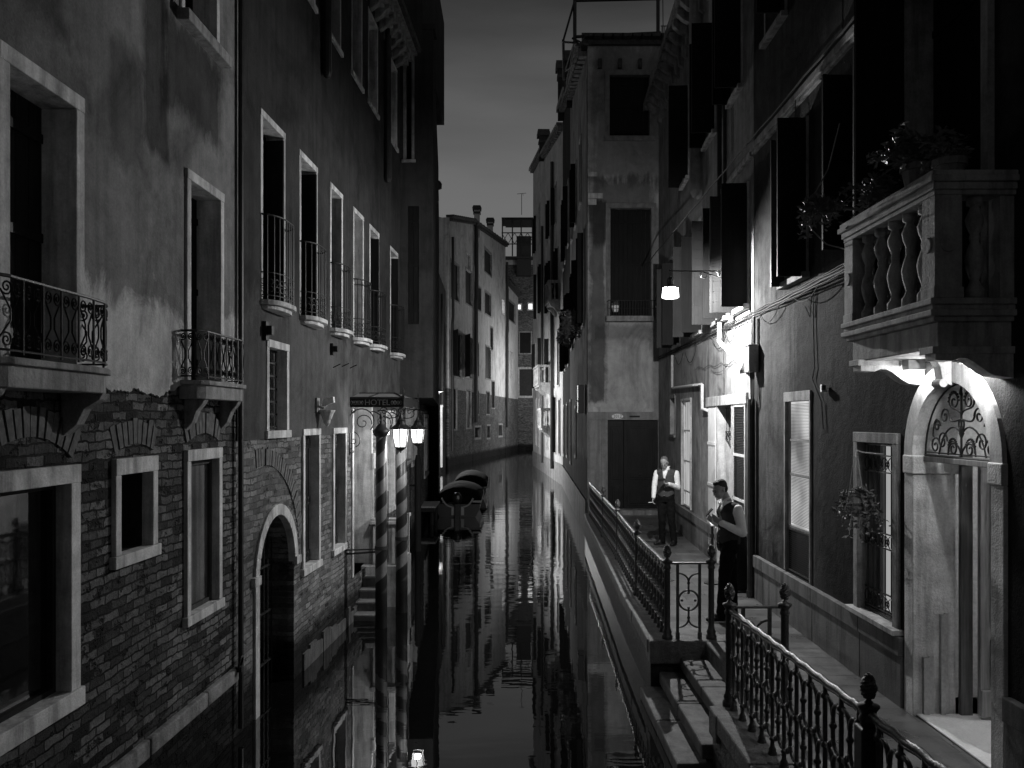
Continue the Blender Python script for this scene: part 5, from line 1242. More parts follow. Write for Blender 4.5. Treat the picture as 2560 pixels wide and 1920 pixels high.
def add_post(root, x, y, rs=.036, mat=None, wide=None):
    p = post_mesh(rs).build('post', mat or IRON_G, root); p.location = (x-root.location.x, y-root.location.y, 0)
    for q in p.data.polygons: q.use_smooth = True
    if wide:
        g = MB(); g.box(-wide/2, wide/2, -wide/2, wide/2, 0, .80); b = g.build('pillar', IRON, p, bevel=.012)
    finial(p, .92); return p
_mod = {}
def baluster_mesh(pitch):
    if pitch in _mod: return _mod[pitch]
    g = MB(); a = pitch/2
    g.lathe([(.036, 0), (.038, .02), (.027, .045), (.030, .055), (.018, .075), (.0165, .12), (.025, .125), (.025, .14), (.0165, .145), (.016, .44), (.026, .45), (.026, .47), (.016, .48), (.016, .755), (.027, .765), (.027, .785), (.016, .795), (.016, .86)], (0, 0, 0), 8)
    for s_ in (-1, 1):
        for (zt, zb) in ((.775, .46), (.46, .13)):
            h = zt-zb
            g.tube([(s_*x, 0, z) for x, z in bez((.010, zt), (a*.75, zt+.015), (a-.002, zt-.03), (a-.002, zt-h*.30), 6)], .0145, 6)
            g.tube([(s_*x, 0, z) for x, z in bez((a-.002, zb+h*.28), (a-.002, zb+.05), (a*.6, zb+.0), (.010, zb+.02), 6)], .0135, 6)
    for (zt, zb) in ((.775, .46), (.46, .13)):
        h = zt-zb; g.tube([(a, 0, zt-h*.28), (a, 0, zb+h*.27)], .0145, 7); g.ball((a, 0, (zt+zb)/2+.01), .026, seg=8)
        g.ball((a*.62, 0, zb+.035), .020, seg=6)
    bmesh.ops.recalc_face_normals(g.bm, faces=g.bm.faces)
    me = bpy.data.meshes.new('baluster'); g.bm.to_mesh(me); g.bm.free(); me.materials.append(IRON_G)
    for q in me.polygons: q.use_smooth = True
    _mod[pitch] = me; return me
def run(root, a, b, pitch=.23, wavy=.006):
    A, B = Vector(a), Vector(b); d = B-A; L = d.length; n = max(1, round((L-.10)/pitch)); ang = math.atan2(d.y, d.x); me = baluster_mesh(pitch)
    g = MB(); N = n*4
    pts = []
    for i in range(N+1):
        q = A+d*i/N; pts.append((q.x-root.location.x, q.y-root.location.y, .87+wavy*math.sin(i*PI/2*1.0)+random.uniform(-.002, .002)))
    g.tube(pts, .022, 8); g.tube([(p[0], p[1], p[2]-.026) for p in pts], .014, 6); g.build('top_rail', IRON_G, root, smooth=True)
    for i in range(n):
        q = A+d*((i+.5)/n); o = bpy.data.objects.new('baluster', me); COL.objects.link(o); o.parent = root
        o.location = (q.x-root.location.x, q.y-root.location.y, 0); o.rotation_euler = (0, 0, ang); o.scale = (L/n/pitch, 1, 1)
def gate_panel(root, x0, x1, y):
    g = MB(); ox, oy = root.location.x, root.location.y; y -= oy; x0 -= ox; x1 -= ox
    g.tube([(x0, y, .89), (x1, y, .89)], .014, 8); a, b = x0+.12, x1-.135
    for x in (a, b): g.box(x-.016, x+.016, y-.012, y+.012, .0, .89); g.box(x-.022, x+.022, y-.018, y+.018, 0, .09)
    c = (a+b)/2; w = (b-a)/2; zc = .46
    g.tube([(c+(w-.012)*math.cos(t*PI/12), y, zc+(w-.012)*math.sin(t*PI/12)) for t in range(24)], .012, 6, True)
    for s_ in (-1, 1):
        g.tube([(c, y, zc+s_*(w-.04)), (c, y, zc+s_*.22)], .012, 6); g.ball((c, y, zc+s_*.20), .020); g.ball((c, y, zc+s_*(w-.04)), .017); g.ball((c+s_*(w-.05), y, zc), .017)
        for q in (-1, 1): g.tube([(c+q*p[0], y, zc+s_*p[1]) for p in bez((0, .21), (0, .27), (.05, .31), (w, .315), 7)], .011, 6)
    return g.build('gate_panel', IRON_G, root)
RF = tag(empty('iron_railing', (1.80, 9.97, .65)), 'long iron railing along the far walkway, ending in a gate panel beside the landing steps', 'railing')
FP = [(1.80, 9.97), (1.82, 12.5), (1.93, 15.7), (1.99, 18.7), (2.08, 23.0)]
for p in FP[:-1]: add_post(RF, *p)
add_post(RF, 2.31, 9.97); gate_panel(RF, 1.80, 2.31, 9.97)
for a, b in zip(FP, FP[1:]): run(RF, a, b)
RN = tag(empty('iron_railing', (1.93, 7.63, .65)), 'near iron railing from the water steps to the bottom right corner', 'railing')
add_post(RN, 1.93, 7.63); add_post(RN, 2.42, 7.63); gate_panel(RN, 1.93, 2.42, 7.63)
add_post(RN, 2.04, 4.92, .045, IRON, wide=.125); run(RN, (1.93, 7.63), (2.04, 4.92)); run(RN, (2.04, 4.92), (2.15, 2.2)); add_post(RN, 2.15, 2.2)

# ================================================================== MOORING POLES, CANOPY, LANTERNS
def mooring_pole(x, s, r, label):
    Y = F/s; X = (x-CX)/s; R = empty('mooring_pole', (X, Y, 0)); tag(R, label, 'mooring pole', 'striped mooring poles by the hotel door')
    g = MB(); g.lathe([(r*1.03, -1.5), (r*1.0, .6), (r*.95, 1.8), (r*.88, 2.98)], (0, 0, 0), 24); g.build('pole', POLE, R, smooth=True)
    g = MB(); g.lathe([(r*.9, 2.94), (r*1.22, 2.97), (r*1.42, 3.01), (r*1.42, 3.04), (r*1.1, 3.06), (r*.7, 3.11), (r*.25, 3.15), (.02, 3.165), (.03, 3.18), (.012, 3.20), (.026, 3.225), (.03, 3.25), (.012, 3.29), (.002, 3.33)], (0, 0, 0), 24); g.build('cap', PIPED, R, smooth=True)
    g = MB(); g.lathe([(r*1.05, 1.20), (r*1.09, 1.20), (r*1.09, 1.26), (r*1.0, 1.26)], (0, 0, 0), 24); g.tube([(r*1.1, .02, 1.0), (r*1.1, .02, 2.1)], .010, 6); g.build('clamp', IRON_G, R)
    return R
p1 = mooring_pole(953, 162, .093, 'striped mooring pole nearer the viewer, in front of the hotel canopy')
p2 = mooring_pole(1004, 150, .098, 'striped mooring pole below the first lantern, farther from the wall')
g = MB(); g.tube([(0, 0, 1.17), (-.56, .0, 1.13)], .016, 6); g.tube([(0, 0.0, 1.21), (-.56, .0, 1.19)], .012, 6); g.build('boom', IRON_G, p1)
SC = 159.5; YC = F/SC; XW = (872.5-CX)/SC; XC = (1008.5-CX)/SC; YF = F/138
ca = empty('hotel_canopy', (XW, YC, 3.40)); tag(ca, 'glazed iron canopy over the hotel door, its black band cut with the word HOTEL', 'canopy')
w, l = XC-XW, YF-YC
g = MB(); zb, zt = 0, .145
g.box(0, w, -.012, .012, zt-.016, zt); g.box(0, w, -.012, .012, zb, zb+.016); g.box(0, w, -.004, .004, zb+.016, zt-.016)
for x in (0, w-.02): g.box(x, x+.02, -.015, .015, zb, zt)
g.box(w-.012, w+.012, 0, l, zt-.016, zt); g.box(w-.012, w+.012, 0, l, zb, zb+.016); g.box(w-.004, w+.004, 0, l, zb+.016, zt-.016); g.box(w-.02, w+.02, l-.02, l+.02, zb, zt)
g.build('band', IRON, ca)
text_mesh('lettering', 'HOTEL', .125, m_simple('pale letters', .22, .5), ca, (w*.52, -.008, .072), (PI/2, 0, 0), .003, sx=1.02)
g = MB()
for c0, c1 in ((.03, .22), (.67, .82)):
    n = 3
    for i in range(n):
        cx_ = lerp(c0, c1, (i+.5)/n)
        for s_ in (-1, 1): g.tube([(cx_+s_*.018+.016*math.cos(t*PI/4), -.008, .072+.03*math.sin(t*PI/4)) for t in range(8)], .0035, 4, True)
        g.ball((cx_, -.008, .072), .009, seg=5)
g.build('ornament', bpy.data.materials['pale letters'], ca)
g = MB(); rz = .235
g.face([(0, 0, .15), (w, 0, .15), (w*.75, l*.3, rz), (0, l*.3, rz)]); g.face([(w, 0, .15), (w, l, .15), (w*.75, l*.7, rz), (w*.75, l*.3, rz)]); g.face([(0, l*.3, rz), (w*.75, l*.3, rz), (w*.75, l*.7, rz), (0, l*.7, rz)]); g.face([(0, l, .15), (w, l, .15), (w*.75, l*.7, rz), (0, l*.7, rz)])
g.build('glazing', m_simple('milky canopy glass', .30, .25), ca)
g = MB()
for a, b in (((w, 0, .155), (w*.75, l*.3, rz+.006)), ((0, l*.3, rz+.006), (w*.75, l*.3, rz+.006)), ((w*.75, l*.3, rz+.006), (w*.75, l*.7, rz+.006)), ((w*.35, 0, .155), (w*.45, l*.3, rz+.006)), ((w, l, .155), (w*.75, l*.7, rz+.006)), ((w, 0, .155), (w, l, .155)), ((0, 0, .155), (w, 0, .155))): g.tube([a, b], .009, 5)
for y in (0, l): g.lathe([(.012, 0), (.02, .03), (.006, .05), (.015, .09), (.002, .16)], (w, y, .15), 6)
g.build('roof_bars', IRON, ca)
g = MB()
def SB(pts, y=0, r=.008): g.tube([(a, y, b) for a, b in pts], r, 5)
for y in (0.0, l):
    g = MB()
    SB([(0.01, 0), (0.01, -.75)], y, .009)
    SB(spiral(.20, -.22, .20, .19, PI, -PI*.25, 14), y, .010); SB(spiral(.22, -.24, .14, .02, -.2, 8.0, 26), y)
    SB(bez((.33, -.08), (.45, -.02), (.50, -.22), (.72, -.16), 8)+bez((.72, -.16), (.86, -.12), (.70, .0), (.84, -.01), 6), y, .009)
    SB(spiral(.55, -.06, .07, .012, PI, -5.5, 18), y, .007); SB(spiral(.70, -.06, .05, .01, 0, 7, 14), y, .006)
    SB(spiral(.06, -.06, .05, .01, PI*.5, -5, 14), y, .007); SB(spiral(.07, -.52, .07, .012, PI, 8.5, 18), y, .007); SB(spiral(.05, -.69, .05, .01, PI*.5, 7.5, 14), y, .007); SB(bez((.08, -.38), (.20, -.45), (.20, -.6), (.1, -.62), 8), y, .008)
    g.build('scroll_bracket', IRON, ca)
def lantern(x, y, s, k, label):
    X = (x-CX)/s; Y = F/s; R = empty('lantern', (X, Y, ZC+(HY-1030)/s)); z0 = R.location.z; tag(R, label, 'lantern', 'lit lanterns on the hotel canopy')
    zt = -(1074-1030)/s; zb = -(1117-1030)/s if s > 150 else -(1107-1030)/s; rt, rb = .135*k, .095*k
    g = MB(); rot = PI/6
    g.lathe([(rb, zb), (rt, zt)], (0, 0, 0), 6, rot); g.build('glass', LANT_GLASS, R)
    g = MB()
    for i in range(6):
        a = rot+i*PI/3; g.tube([(rb*1.02*math.cos(a), rb*1.02*math.sin(a), zb), (rt*1.02*math.cos(a), rt*1.02*math.sin(a), zt)], .009, 5)
    g.lathe([(rb*1.0, zb-.012), (rb*1.1, zb-.012), (rb*1.1, zb), (rb, zb)], (0, 0, 0), 6, rot); g.lathe([(rb*1.05, zb-.012), (rb*.5, zb-.05), (.015, zb-.07), (.006, zb-.10)], (0, 0, 0), 6, rot)
    g.lathe([(rt*1.05, zt), (rt*1.28, zt+.005), (rt*1.3, zt+.02), (rt*.95, zt+.05), (rt*.62, zt+.085), (rt*.45, zt+.13), (rt*.5, zt+.145), (.03, zt+.18), (.02, zt+.22), (.004, zt+.27)], (0, 0, 0), 12)
    for i in range(6):
        a = rot+i*PI/3; g.tube([(rt*1.2*math.cos(a), rt*1.2*math.sin(a), zt+.02), (rt*1.35*math.cos(a), rt*1.35*math.sin(a), zt+.05), (rt*1.25*math.cos(a), rt*1.25*math.sin(a), zt+.075)], .006, 4)
    g.tube([(0, 0, zt+.25), (0, 0, 3.40-z0)], .006, 4); g.build('frame', IRON, R)
    light('lantern_light', (0, 0, (zt+zb)/2), P_LANT, .05, R); return R
lantern(1002, 0, 158, 1.0, 'lit six sided lantern at the near corner of the hotel canopy')
lantern(1044, 0, 138, 1.0, 'lit six sided lantern at the far corner of the hotel canopy, nearer the canal')
# security camera over a white corbel
s_ = (1385-818)/(3.212-.15); cc = empty('security_camera', ((818-CX)/s_, F/s_, ZC+(HY-1010)/s_)); tag(cc, 'security camera on a bracket above a white corbel left of the hotel canopy', 'security camera')
g = MB(); g.box(-.15, -.11, -.11, .05, -.11, .08); g.tube([(-.12, -.03, -.03), (-.04, -.03, -.06), (.0, 0, .0)], .015, 6); g.build('bracket', PAINTG, cc)
g = MB(); g.prism([(-.06, -.03), (.10, .02), (.09, .10), (-.05, .06)], 'v', -.05, .04); o = g.build('camera_body', PAINTW, cc, bevel=.006)
cb_ = empty('stone_corbel', ((815-CX)/s_, F/s_+.06, ZC+(HY-1025)/s_)); tag(cb_, 'small white carved corbel on the wall below the security camera', 'corbel')
g = MB(); g.lathe([(.015, -.22), (.045, -.18), (.05, -.13), (.065, -.12), (.09, -.05), (.11, -.02), (.115, 0)], (0, 0, 0), 14); g.build('stone', STONE, cb_, smooth=False)

# ================================================================== BOATS AND DOCK
def motorboat(X, Y, L, W_, label, motor=True):
    R = empty('motorboat', (X, Y, 0)); tag(R, label, 'boat', 'covered boats moored on the left')
    def sec(t):     # t 0 stern .. 1 bow
        k = 1 if t < .5 else math.sqrt(max(0, 1-((t-.5)/.5)**2.2)); return max(.02, W_/2*k), .42+.25*t
    g = MB(); rings = []
    for i in range(11):
        t = i/10; h, z = sec(t); y = L*t
        rings.append([g.V(x, y, zz) for x, zz in ((-h, z), (-h*.97, z*.6), (-h*.8, .02), (-h*.5, -.15), (0, -.22), (h*.5, -.15), (h*.8, .02), (h*.97, z*.6), (h, z))])
    for A, B in zip(rings, rings[1:]):
        for j in range(8): g.bm.faces.new((A[j], A[j+1], B[j+1], B[j]))
    g.bm.faces.new(rings[0]); g.build('hull', GEL, R, smooth=False)
    g = MB()
    for s__ in (-1, 1): g.tube([(s__*(sec(i/10)[0]+.015), L*i/10, sec(i/10)[1]) for i in range(11)], .022, 5)
    g.build('rubbing_strake', m_simple('pale boat trim', .12, .5), R)
    g = MB(); rings = []
    for i in range(9):
        t = .08+i/10; h, z = sec(t); y = L*t; top = .52*math.sin(PI*min(1, .25+i/11)); rings.append([g.V(h*1.03*math.cos(a), y, z+top*math.sin(a)) for a in [PI*j/10 for j in range(11)]])
    for A, B in zip(rings, rings[1:]):
        for j in range(10): g.bm.faces.new((A[j], A[j+1], B[j+1], B[j]))
    g.bm.faces.new(rings[0]); g.build('cover', PLASTB, R, smooth=True)
    if motor:
        g = MB(); g.tube([(x, -.03, z) for x, z in bez((-.52, .62), (-.40, .38), (-.30, .34), (-.18, .33), 8)], .03, 6); g.tube([(x, -.03, z) for x, z in bez((.52, .62), (.40, .38), (.30, .34), (.18, .33), 8)], .03, 6)
        for x in (-.20, .12): g.box(x, x+.10, -.05, -.02, .06, .34)
        g.box(.50, .80, -.04, -.01, .48, .54); g.build('transom_trim', m_simple('pale transom trim', .22, .5), R)
        g = MB(); g.ball((0, -.16, .62), .17, 1, 1, 1.25, 12); g.box(-.07, .07, -.22, -.08, -.2, .5); g.build('outboard_motor', PAINTK, R, smooth=False)
    return R
motorboat(-1.80, 28.4, 5.2, 1.5, 'covered motorboat moored stern towards the viewer, nearest the hotel')
motorboat(-1.75, 35.2, 5.0, 1.4, 'second covered boat moored farther along behind the first', False)
dk = empty('wooden_dock', (-2.95, 26.2, .0)); tag(dk, 'low wooden landing stage against the left wall beside the moored boat', 'dock')
g = MB()
for i in range(6): g.box(-.3, .62, i*.28, i*.28+.26, .52, .57)
g.build('deck', WOODL, dk); g = MB()
for x in (-.2, .5):
    for y in (.1, 1.4): g.tube([(x, y, -1), (x, y, .52)], .06, 8)
g.box(-.25, .6, -.02, .04, .40, .52); g.build('pile', WOODD, dk)
mp = empty('mooring_post', (-2.30, 21.0, 0)); tag(mp, 'dark plain wooden post in the water beyond the hotel', 'post'); g = MB(); g.lathe([(.08, -1), (.08, 2.2), (.05, 2.35)], (0, 0, 0), 10); g.tube([(.0, 0, 1.6), (-.3, .1, 1.6)], .02, 5); g.build('pile', WOODD, mp)
# hidden wall lantern that lights the far palace
fl_ = empty('wall_lantern', (-4.03, 46.0, 4.6)); tag(fl_, 'wall lantern round the corner of the dark jettied house, only its light visible', 'lamp')
g = MB(); g.lathe([(.10, -.2), (.16, .12)], (0, 0, 0), 6); g.build('glass', LANT_GLASS, fl_); g = MB(); g.lathe([(.36, .11), (.36, .13), (.06, .30), (.01, .4)], (0, 0, 0), 6); g.tube([(0, 0, .3), (-.4, 0, .3)], .02, 5); g.build('frame', IRON, fl_)
light('far_lantern_light', (0, 0, -.02), P_FAR, .1, fl_)
f2 = empty('added_far_lamp', (6.0, 80.0, 7.0)); tag(f2, 'added lamp hidden behind the farthest pale house to light the bend', 'lamp')  # added out of sight to brighten the far houses
g = MB(); g.lathe([(.10, -.2), (.16, .12)], (0, 0, 0), 6); g.build('glass', LANT_GLASS, f2); g = MB(); g.lathe([(.2, .13), (.2, .15), (.06, .30), (.01, .4)], (0, 0, 0), 6); g.tube([(0, 0, .3), (.5, 0, .3), (.5, 0, -8)], .05, 6); g.build('frame', IRON, f2)
light('far_lantern_light', (0, 0, -.02), P_FAR2, .1, f2)

# ================================================================== PEOPLE
def sph(bm, M, c, r, seg=16):
    bmesh.ops.create_uvsphere(bm, u_segments=seg, v_segments=seg//2+2, radius=1.0, matrix=M @ Matrix.Translation(c) @ Matrix.Diagonal((r[0], r[1], r[2], 1)))
def limb(bm, pts, rad, seg=14):
    g = MB(); g.bm.free(); g.bm = bm
    P = [Vector(p) for p in pts]
    for a, b, ra, rb in zip(P, P[1:], rad, rad[1:]):
        g.tube([tuple(a), tuple(a.lerp(b, .5)), tuple(b)], [ra, (ra+rb)/2, rb], seg)
    for p, r in zip(P, rad): sph(bm, Matrix(), p, (r*.99,)*3, seg)
def loft(bm, rings, yaw, seg=24):
    R = []
    for (c, rx, ry) in rings:
        r = []
        for j in range(seg):
            a = 2*PI*j/seg; x = math.copysign(abs(math.cos(a))**.9, math.cos(a))*rx; y = math.sin(a)*ry
            r.append(bm.verts.new((c[0]+x*math.cos(yaw)-y*math.sin(yaw), c[1]+x*math.sin(yaw)+y*math.cos(yaw), c[2])))
        R.append(r)
    for A, B in zip(R, R[1:]):
        for j in range(seg): bm.faces.new((A[j], A[(j+1) % seg], B[(j+1) % seg], B[j]))
    bm.faces.new(R[0][::-1]); bm.faces.new(R[-1])
def remesh(bm, name, mat, parent, voxel=.008, smooth=4, cut=None, label=None, wrinkle=0):
    bmesh.ops.recalc_face_normals(bm, faces=bm.faces)
    me = bpy.data.meshes.new('t'); bm.to_mesh(me); bm.free(); o = bpy.data.objects.new('t', me); COL.objects.link(o)
    m = o.modifiers.new('r', 'REMESH'); m.mode = 'VOXEL'; m.voxel_size = voxel
    s = o.modifiers.new('s', 'SMOOTH'); s.iterations = smooth; s.factor = .5
    if wrinkle:
        t = bpy.data.textures.new('folds', 'CLOUDS'); t.noise_scale = .07; d = o.modifiers.new('d', 'DISPLACE'); d.texture = t; d.strength = wrinkle; d.mid_level = .5; d.texture_coords = 'LOCAL'
    dg = bpy.context.evaluated_depsgraph_get(); dg.update(); me2 = bpy.data.meshes.new_from_object(o.evaluated_get(dg)); bpy.data.objects.remove(o)
    if cut:
        b = bmesh.new(); b.from_mesh(me2); bmesh.ops.delete(b, geom=[f for f in b.faces if cut(f.calc_center_median())], context='FACES'); b.to_mesh(me2); b.free()
    me2.materials.clear(); me2.materials.append(mat); me2.name = name
    for p in me2.polygons: p.use_smooth = True
    r = bpy.data.objects.new(name, me2); COL.objects.link(r); r.parent = parent
    if label: r['label'] = label
    return r
def hand(bm, wrist, pd, nrm, side, curl=.5, k=1.0):
    pd = Vector(pd).normalized(); nrm = Vector(nrm); nrm = (nrm-pd*nrm.dot(pd)).normalized(); sd = pd.cross(nrm)*side; w = Vector(wrist)
    M = Matrix((( *pd, 0), (*sd, 0), (*nrm, 0), (0, 0, 0, 1))).transposed(); M.translation = w
    sph(bm, M, (.05*k, 0, 0), (.052*k, .042*k, .017*k), 12); sph(bm, M, (.015*k, 0, 0), (.03*k, .028*k, .019*k), 12)
    for i, (off, ln) in enumerate(((.030, .072), (.010, .080), (-.011, .074), (-.030, .058))):
        p = w+pd*.088*k+sd*off*k; a = .15; d = pd; P = [p-pd*.02]
        P.append(p)
        for f in (.45, .32, .23):
            a += curl*(1+.12*i); d = pd*math.cos(a)+nrm*math.sin(a); p = p+d*ln*f*k*1.05; P.append(p)
        limb(bm, P, [.0095*k, .0095*k, .0088*k, .008*k, .007*k], 8)
    t0 = w+pd*.025*k+sd*.032*k; t1 = t0+(pd*.55+sd*.6+nrm*.3).normalized()*.036*k; t2 = t1+(pd*.9+sd*.1+nrm*.5).normalized()*.030*k
    limb(bm, [t0, t1, t2], [.013*k, .0105*k, .0085*k], 8)
def person(label, loc_, f, pitch, J, hair, hairmat, vestmat, extra):
    R = empty('person', loc_); tag(R, label, 'person'); yaw = math.atan2(f[1], f[0]); fv = Vector((f[0], f[1], 0)).normalized(); lv = Vector((-fv.y, fv.x, 0))
    H = Matrix.Translation(J['head']) @ Matrix.Rotation(math.atan2(J['hf'][1], J['hf'][0]), 4, 'Z') @ Matrix.Rotation(pitch, 4, 'Y')
    bm = bmesh.new()
    sph(bm, H, (-.012, 0, .035), (.095, .076, .088), 24); sph(bm, H, (.022, 0, -.025), (.070, .060, .085), 20); sph(bm, H, (.045, 0, -.075), (.042, .042, .040), 16); sph(bm, H, (.073, 0, -.098), (.018, .022, .017), 12)
    sph(bm, H, (.084, 0, .022), (.012, .048, .011), 12); sph(bm, H, (.099, 0, -.012), (.011, .009, .026), 10); sph(bm, H, (.106, 0, -.032), (.013, .013, .010), 10)
    sph(bm, H, (.089, 0, -.062), (.008, .021, .006), 10); sph(bm, H, (.087, 0, -.073), (.008, .018, .006), 10)
    for s_ in (-1, 1):
        sph(bm, H, (-.005, s_*.076, -.008), (.017, .009, .030), 10); sph(bm, H, (.060, s_*.040, -.030), (.024, .017, .022), 12); sph(bm, H, (.045, s_*.042, -.07), (.03, .014, .022), 10)
    nb = Vector(J['neck']); jaw = H @ Vector((-.03, 0, -.06)); limb(bm, [nb-Vector((0, 0, .06)), nb, jaw], [.075, .056, .055])
    loft(bm, [(Vector(J['pelvis'])+Vector((0, 0, -.10)), .10, .15), (J['pelvis'], .105, .155), (Vector(J['pelvis']).lerp(Vector(J['chest']), .4), .10, .135), (J['chest'], .115, .16), (nb-Vector((0, 0, .09)), .09, .14), (nb-Vector((0, 0, .03)), .06, .07)], yaw)
    for a in ('L', 'R'):
        limb(bm, [J['s'+a], J['e'+a], J['w'+a]], [.048, .040, .029]); limb(bm, [J['h'+a], J['k'+a], J['a'+a]], [.080, .052, .036])
        limb(bm, [J['a'+a], Vector(J['a'+a])+Vector((*J['t'+a], 0))*.10+Vector((0, 0, -.055))], [.030, .020])
        hand(bm, J['w'+a], J['p'+a], J['n'+a], J.get('d'+a, 1), J.get('c'+a, .4))
    remesh(bm, 'body', SKIN, R, .0055, 2)
    bm = bmesh.new(); hr = hair
    sph(bm, H, (-.022, 0, .044+hr*.5), (.091, .0775, .085), 24); sph(bm, H, (-.046, 0, .005), (.062, .0735, .070), 16)
    if hr > .005: sph(bm, H, (.010, 0, .090), (.062, .058, .038), 14)
    remesh(bm, 'hair', hairmat, R, .006, 3)
    g = MB()
    for s_ in (-1, 1):
        e_ = H @ Vector((.088, s_*.029, .004)); g.ball(tuple(e_), .008, seg=8); b0 = [H @ Vector((.094-.01*abs(t-.4), s_*(.014+.032*t), .024+.004*math.sin(PI*t))) for t in (0, .33, .66, 1)]; g.tube([tuple(q) for q in b0], .0022, 5)
    g.build('eye', HAIRD, R)
    # shirt
    bm = bmesh.new()
    loft(bm, [(Vector(J['pelvis'])+Vector((0, 0, .0)), .118, .165), (Vector(J['pelvis']).lerp(Vector(J['chest']), .45), .115, .150), (J['chest'], .128, .178), (nb-Vector((0, 0, .10)), .11, .165), (nb-Vector((0, 0, .035)), .07, .10), (nb+Vector((0, 0, .012)), .060, .062)], yaw)
    for a in ('L', 'R'):
        w_ = Vector(J['w'+a]); e_ = Vector(J['e'+a]); limb(bm, [J['s'+a], Vector(J['s'+a]).lerp(e_, .5), e_, e_.lerp(w_, .5), w_.lerp(e_, .06)], [.066, .064, .056, .049, .040])
        limb(bm, [nb-Vector((0, 0, .05)), J['s'+a]], [.055, .062]); limb(bm, [w_.lerp(e_, .18), w_.lerp(e_, .02)], [.042, .041])
    remesh(bm, 'shirt', CLOTHW, R, .008, 3, wrinkle=.012)
    bm = bmesh.new(); M = Matrix.Translation(nb+Vector((0, 0, .03))) @ Matrix.Rotation(math.atan2(J['hf'][1], J['hf'][0]), 4, 'Z')
    g = MB(); g.bm.free(); g.bm = bm
    for s_ in (-1, 1):
        q = [M @ Vector(p) for p in ((.075, s_*.004, -.03), (.082, s_*.045, -.055), (.05, s_*.065, .0), (-.02, s_*.062, .028), (-.03, s_*.055, .03), (.04, s_*.055, .03), (.068, s_*.008, .0))]
        q2 = [p+(M.to_3x3() @ Vector((.006, s_*.008, .0))) for p in q]; A = [bm.verts.new(p) for p in q]; B = [bm.verts.new(p) for p in q2]; bm.faces.new(A); bm.faces.new(B[::-1]); n = len(A)
        for i in range(n): bm.faces.new((A[i], A[(i+1) % n], B[(i+1) % n], B[i]))
    g.build('collar', CLOTHW, R)
    # waistcoat
    bm = bmesh.new(); pl = Vector(J['pelvis']); ch = Vector(J['chest'])
    loft(bm, [(pl+Vector((0, 0, -.02)), .136, .182), (pl+Vector((0, 0, .08)), .134, .176), (pl.lerp(ch, .5), .130, .165), (ch, .143, .188), (nb-Vector((0, 0, .12)), .132, .168), (nb-Vector((0, 0, .05)), .10, .13), (nb-Vector((0, 0, .02)), .07, .085)], yaw)
    for a in ('L', 'R'): limb(bm, [nb-Vector((0, 0, .055)), (nb-Vector((0, 0, .05))).lerp(Vector(J['s'+a]), .72)], [.070, .076])
    vz = J.get('vz', ch.z-.06); fx = J.get('vest_yaw', 0); fv2 = Matrix.Rotation(fx, 3, 'Z') @ fv; lv2 = Vector((-fv2.y, fv2.x, 0))
    def cut(c):
        d = c-ch; fw_ = d.dot(fv2); lt = d.dot(lv2)
        if fw_ > .0 and c.z > vz and abs(lt) < (c.z-vz)*.26: return True
        if fw_ > .0 and c.z < pl.z-.02+abs(abs(lt)-.05)*.5: return True
        if c.z > nb.z-.06 and math.hypot(c.x-nb.x, c.y-nb.y) < .078: return True
        return False
    remesh(bm, 'waistcoat', vestmat, R, .008, 2, cut, wrinkle=.006)
    g = MB()
    for i in range(4):
        zz = vz-.03-i*.085; t = (zz-pl.z)/(ch.z-pl.z); c = pl.lerp(ch, t); rr = .139; p = c+fv2*rr; g.ball((p.x, p.y, zz), .009, seg=8)
    g.build('button', PAINTG, R)
    # trousers
    bm = bmesh.new()
    loft(bm, [(pl+Vector((0, 0, -.13)), .105, .165), (pl+Vector((0, 0, -.05)), .125, .178), (pl+Vector((0, 0, .07)), .120, .165)], yaw)
    for a in ('L', 'R'):
        h_, k_, a_ = Vector(J['h'+a]), Vector(J['k'+a]), Vector(J['a'+a]); limb(bm, [h_-Vector((0, 0, .03)), h_.lerp(k_, .5), k_, k_.lerp(a_, .5), a_+Vector((0, 0, -.02))], [.098, .092, .074, .068, .066], 16)
    remesh(bm, 'trousers', CLOTHT, R, .009, 3, wrinkle=.02)
    for a in ('L', 'R'):
        bm = bmesh.new(); a_ = Vector(J['a'+a]); t = Vector((*J['t'+a], 0)).normalized(); M = Matrix.Translation((a_.x, a_.y, 0)) @ Matrix.Rotation(math.atan2(t.y, t.x), 4, 'Z')
        sph(bm, M, (-.02, 0, .048), (.055, .040, .048)); sph(bm, M, (.075, 0, .036), (.085, .044, .034)); sph(bm, M, (.145, 0, .030), (.060, .040, .026)); sph(bm, M, (.03, 0, .062), (.070, .043, .050)); sph(bm, M, (.0, 0, .085), (.048, .042, .045))
        bmesh.ops.create_cube(bm, size=1, matrix=M @ Matrix.Translation((.06, 0, .010)) @ Matrix.Diagonal((.26, .075, .016, 1)))
        remesh(bm, 'shoe', LEATHER, R, .007, 3, cut=None)
    extra(R, H, J); return R
V3 = Vector
def ex1(R, H, J):
    pass
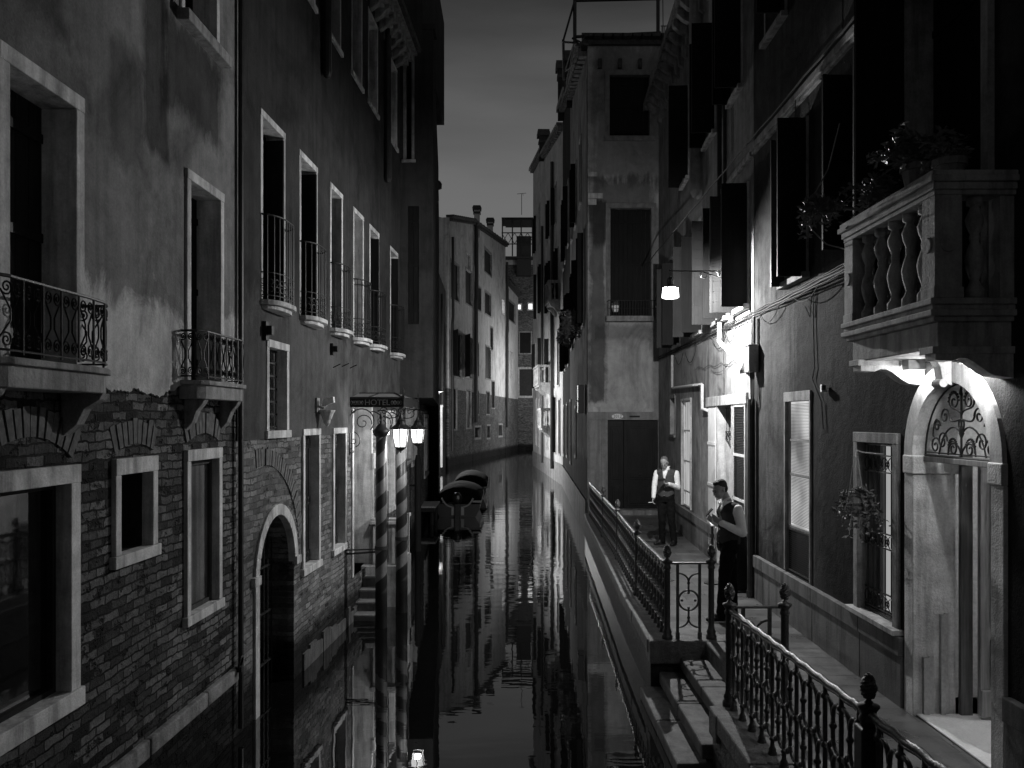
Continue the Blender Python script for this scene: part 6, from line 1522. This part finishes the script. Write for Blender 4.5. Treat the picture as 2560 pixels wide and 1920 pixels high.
m1 = person('balding waiter in white shirt and waistcoat, phone in one hand, cigarette in the other', (3.13, 17.5, .662), (-.42, -.91), .62,
    dict(pelvis=(.0, 0, 1.0), chest=(.01, 0, 1.27), neck=(.01, -.01, 1.545), head=(-.045, -.09, 1.675), hf=(-.42, -.91),
         sL=(.195, -.075, 1.455), eL=(.235, -.05, 1.17), wL=(.01, -.27, 1.255), pL=(-.95, -.25, .22), nL=(-.1, -.3, 1), dL=-1, cL=.38,
         sR=(-.165, .085, 1.455), eR=(-.225, .06, 1.18), wR=(-.255, -.04, .97), pR=(-.25, -.3, -.9), nR=(.9, -.3, .2), dR=1, cR=.35,
         hL=(.085, -.03, .93), kL=(.10, -.08, .51), aL=(.165, -.02, .09), tL=(-.45, -.9), hR=(-.075, .04, .93), kR=(-.08, -.02, .50), aR=(-.06, .08, .09), tR=(-.93, -.35), vz=1.30), .0, HAIRG, CLOTHV2, ex1)
ph1 = empty('mobile_phone', (3.13-.135, 17.5-.325, .662+1.345), .3); tag(ph1, 'black phone held up by the waiter with the cigarette', 'phone'); g = MB(); g.box(-.075, .075, -.045, .035, -.005, .005); o = g.build('case', PAINTK, ph1, bevel=.003); ph1.rotation_euler = (.45, -.15, .3)
cg = empty('cigarette', (3.13-.33, 17.5-.10, .662+.87)); tag(cg, 'white cigarette between the fingers of the waiter farther away', 'cigarette'); g = MB(); g.tube([(-.045, 0, -.003), (.04, 0, .003)], .0055, 6); g.build('paper', PAINTW, cg)
def ex2(R, H, J):
    g = MB(); c = V3(J['neck'])+V3((-.09, -.03, -.02))
    for s_ in (-1, 1):
        P = [c, c+V3((-.01, s_*.045, .022)), c+V3((-.012, s_*.05, -.022))]; q = [p+V3((-.014, 0, 0)) for p in P]; A = [g.V(*p) for p in P]; B = [g.V(*p) for p in q]; g.bm.faces.new(A); g.bm.faces.new(B[::-1])
        for i in range(3): g.bm.faces.new((A[i], A[(i+1) % 3], B[(i+1) % 3], B[i]))
    g.build('bow_tie', CLOTHW, R)
BX2, BY2 = 2.64, 10.92
m2 = person('younger dark haired waiter in waistcoat and bow tie, in profile, reading his phone', (BX2, BY2, .662), (-.96, -.28), .34,
    dict(pelvis=(.105, 0, 1.0), chest=(.135, 0, 1.26), neck=(.10, 0, 1.50), head=(-.002, -.01, 1.655), hf=(-.93, -.36),
         sL=(.185, -.175, 1.415), eL=(.225, -.235, 1.135), wL=(-.03, -.205, 1.255), pL=(-.85, .25, .55), nL=(.25, .95, .25), dL=-1, cL=.42,
         sR=(.09, .175, 1.415), eR=(.13, .21, 1.15), wR=(-.08, .03, 1.25), pR=(-.75, -.30, .62), nR=(.2, -.85, .35), dR=1, cR=.42,
         hL=(.09, -.075, .93), kL=(.03, -.09, .50), aL=(.0, -.07, .09), tL=(-1, -.12), hR=(.115, .075, .93), kR=(.16, .05, .50), aR=(.20, .14, .09), tR=(-.95, .1), vz=1.27), .012, HAIRD, CLOTHV, ex2)
ph2 = empty('mobile_phone', (BX2-.165, BY2-.09, .662+1.37)); tag(ph2, 'phone held in both hands by the younger waiter in profile', 'phone'); g = MB(); g.box(-.006, .006, -.04, .05, -.06, .07); g.build('case', PAINTK, ph2, bevel=.003); ph2.rotation_euler = (.1, .75, 0)
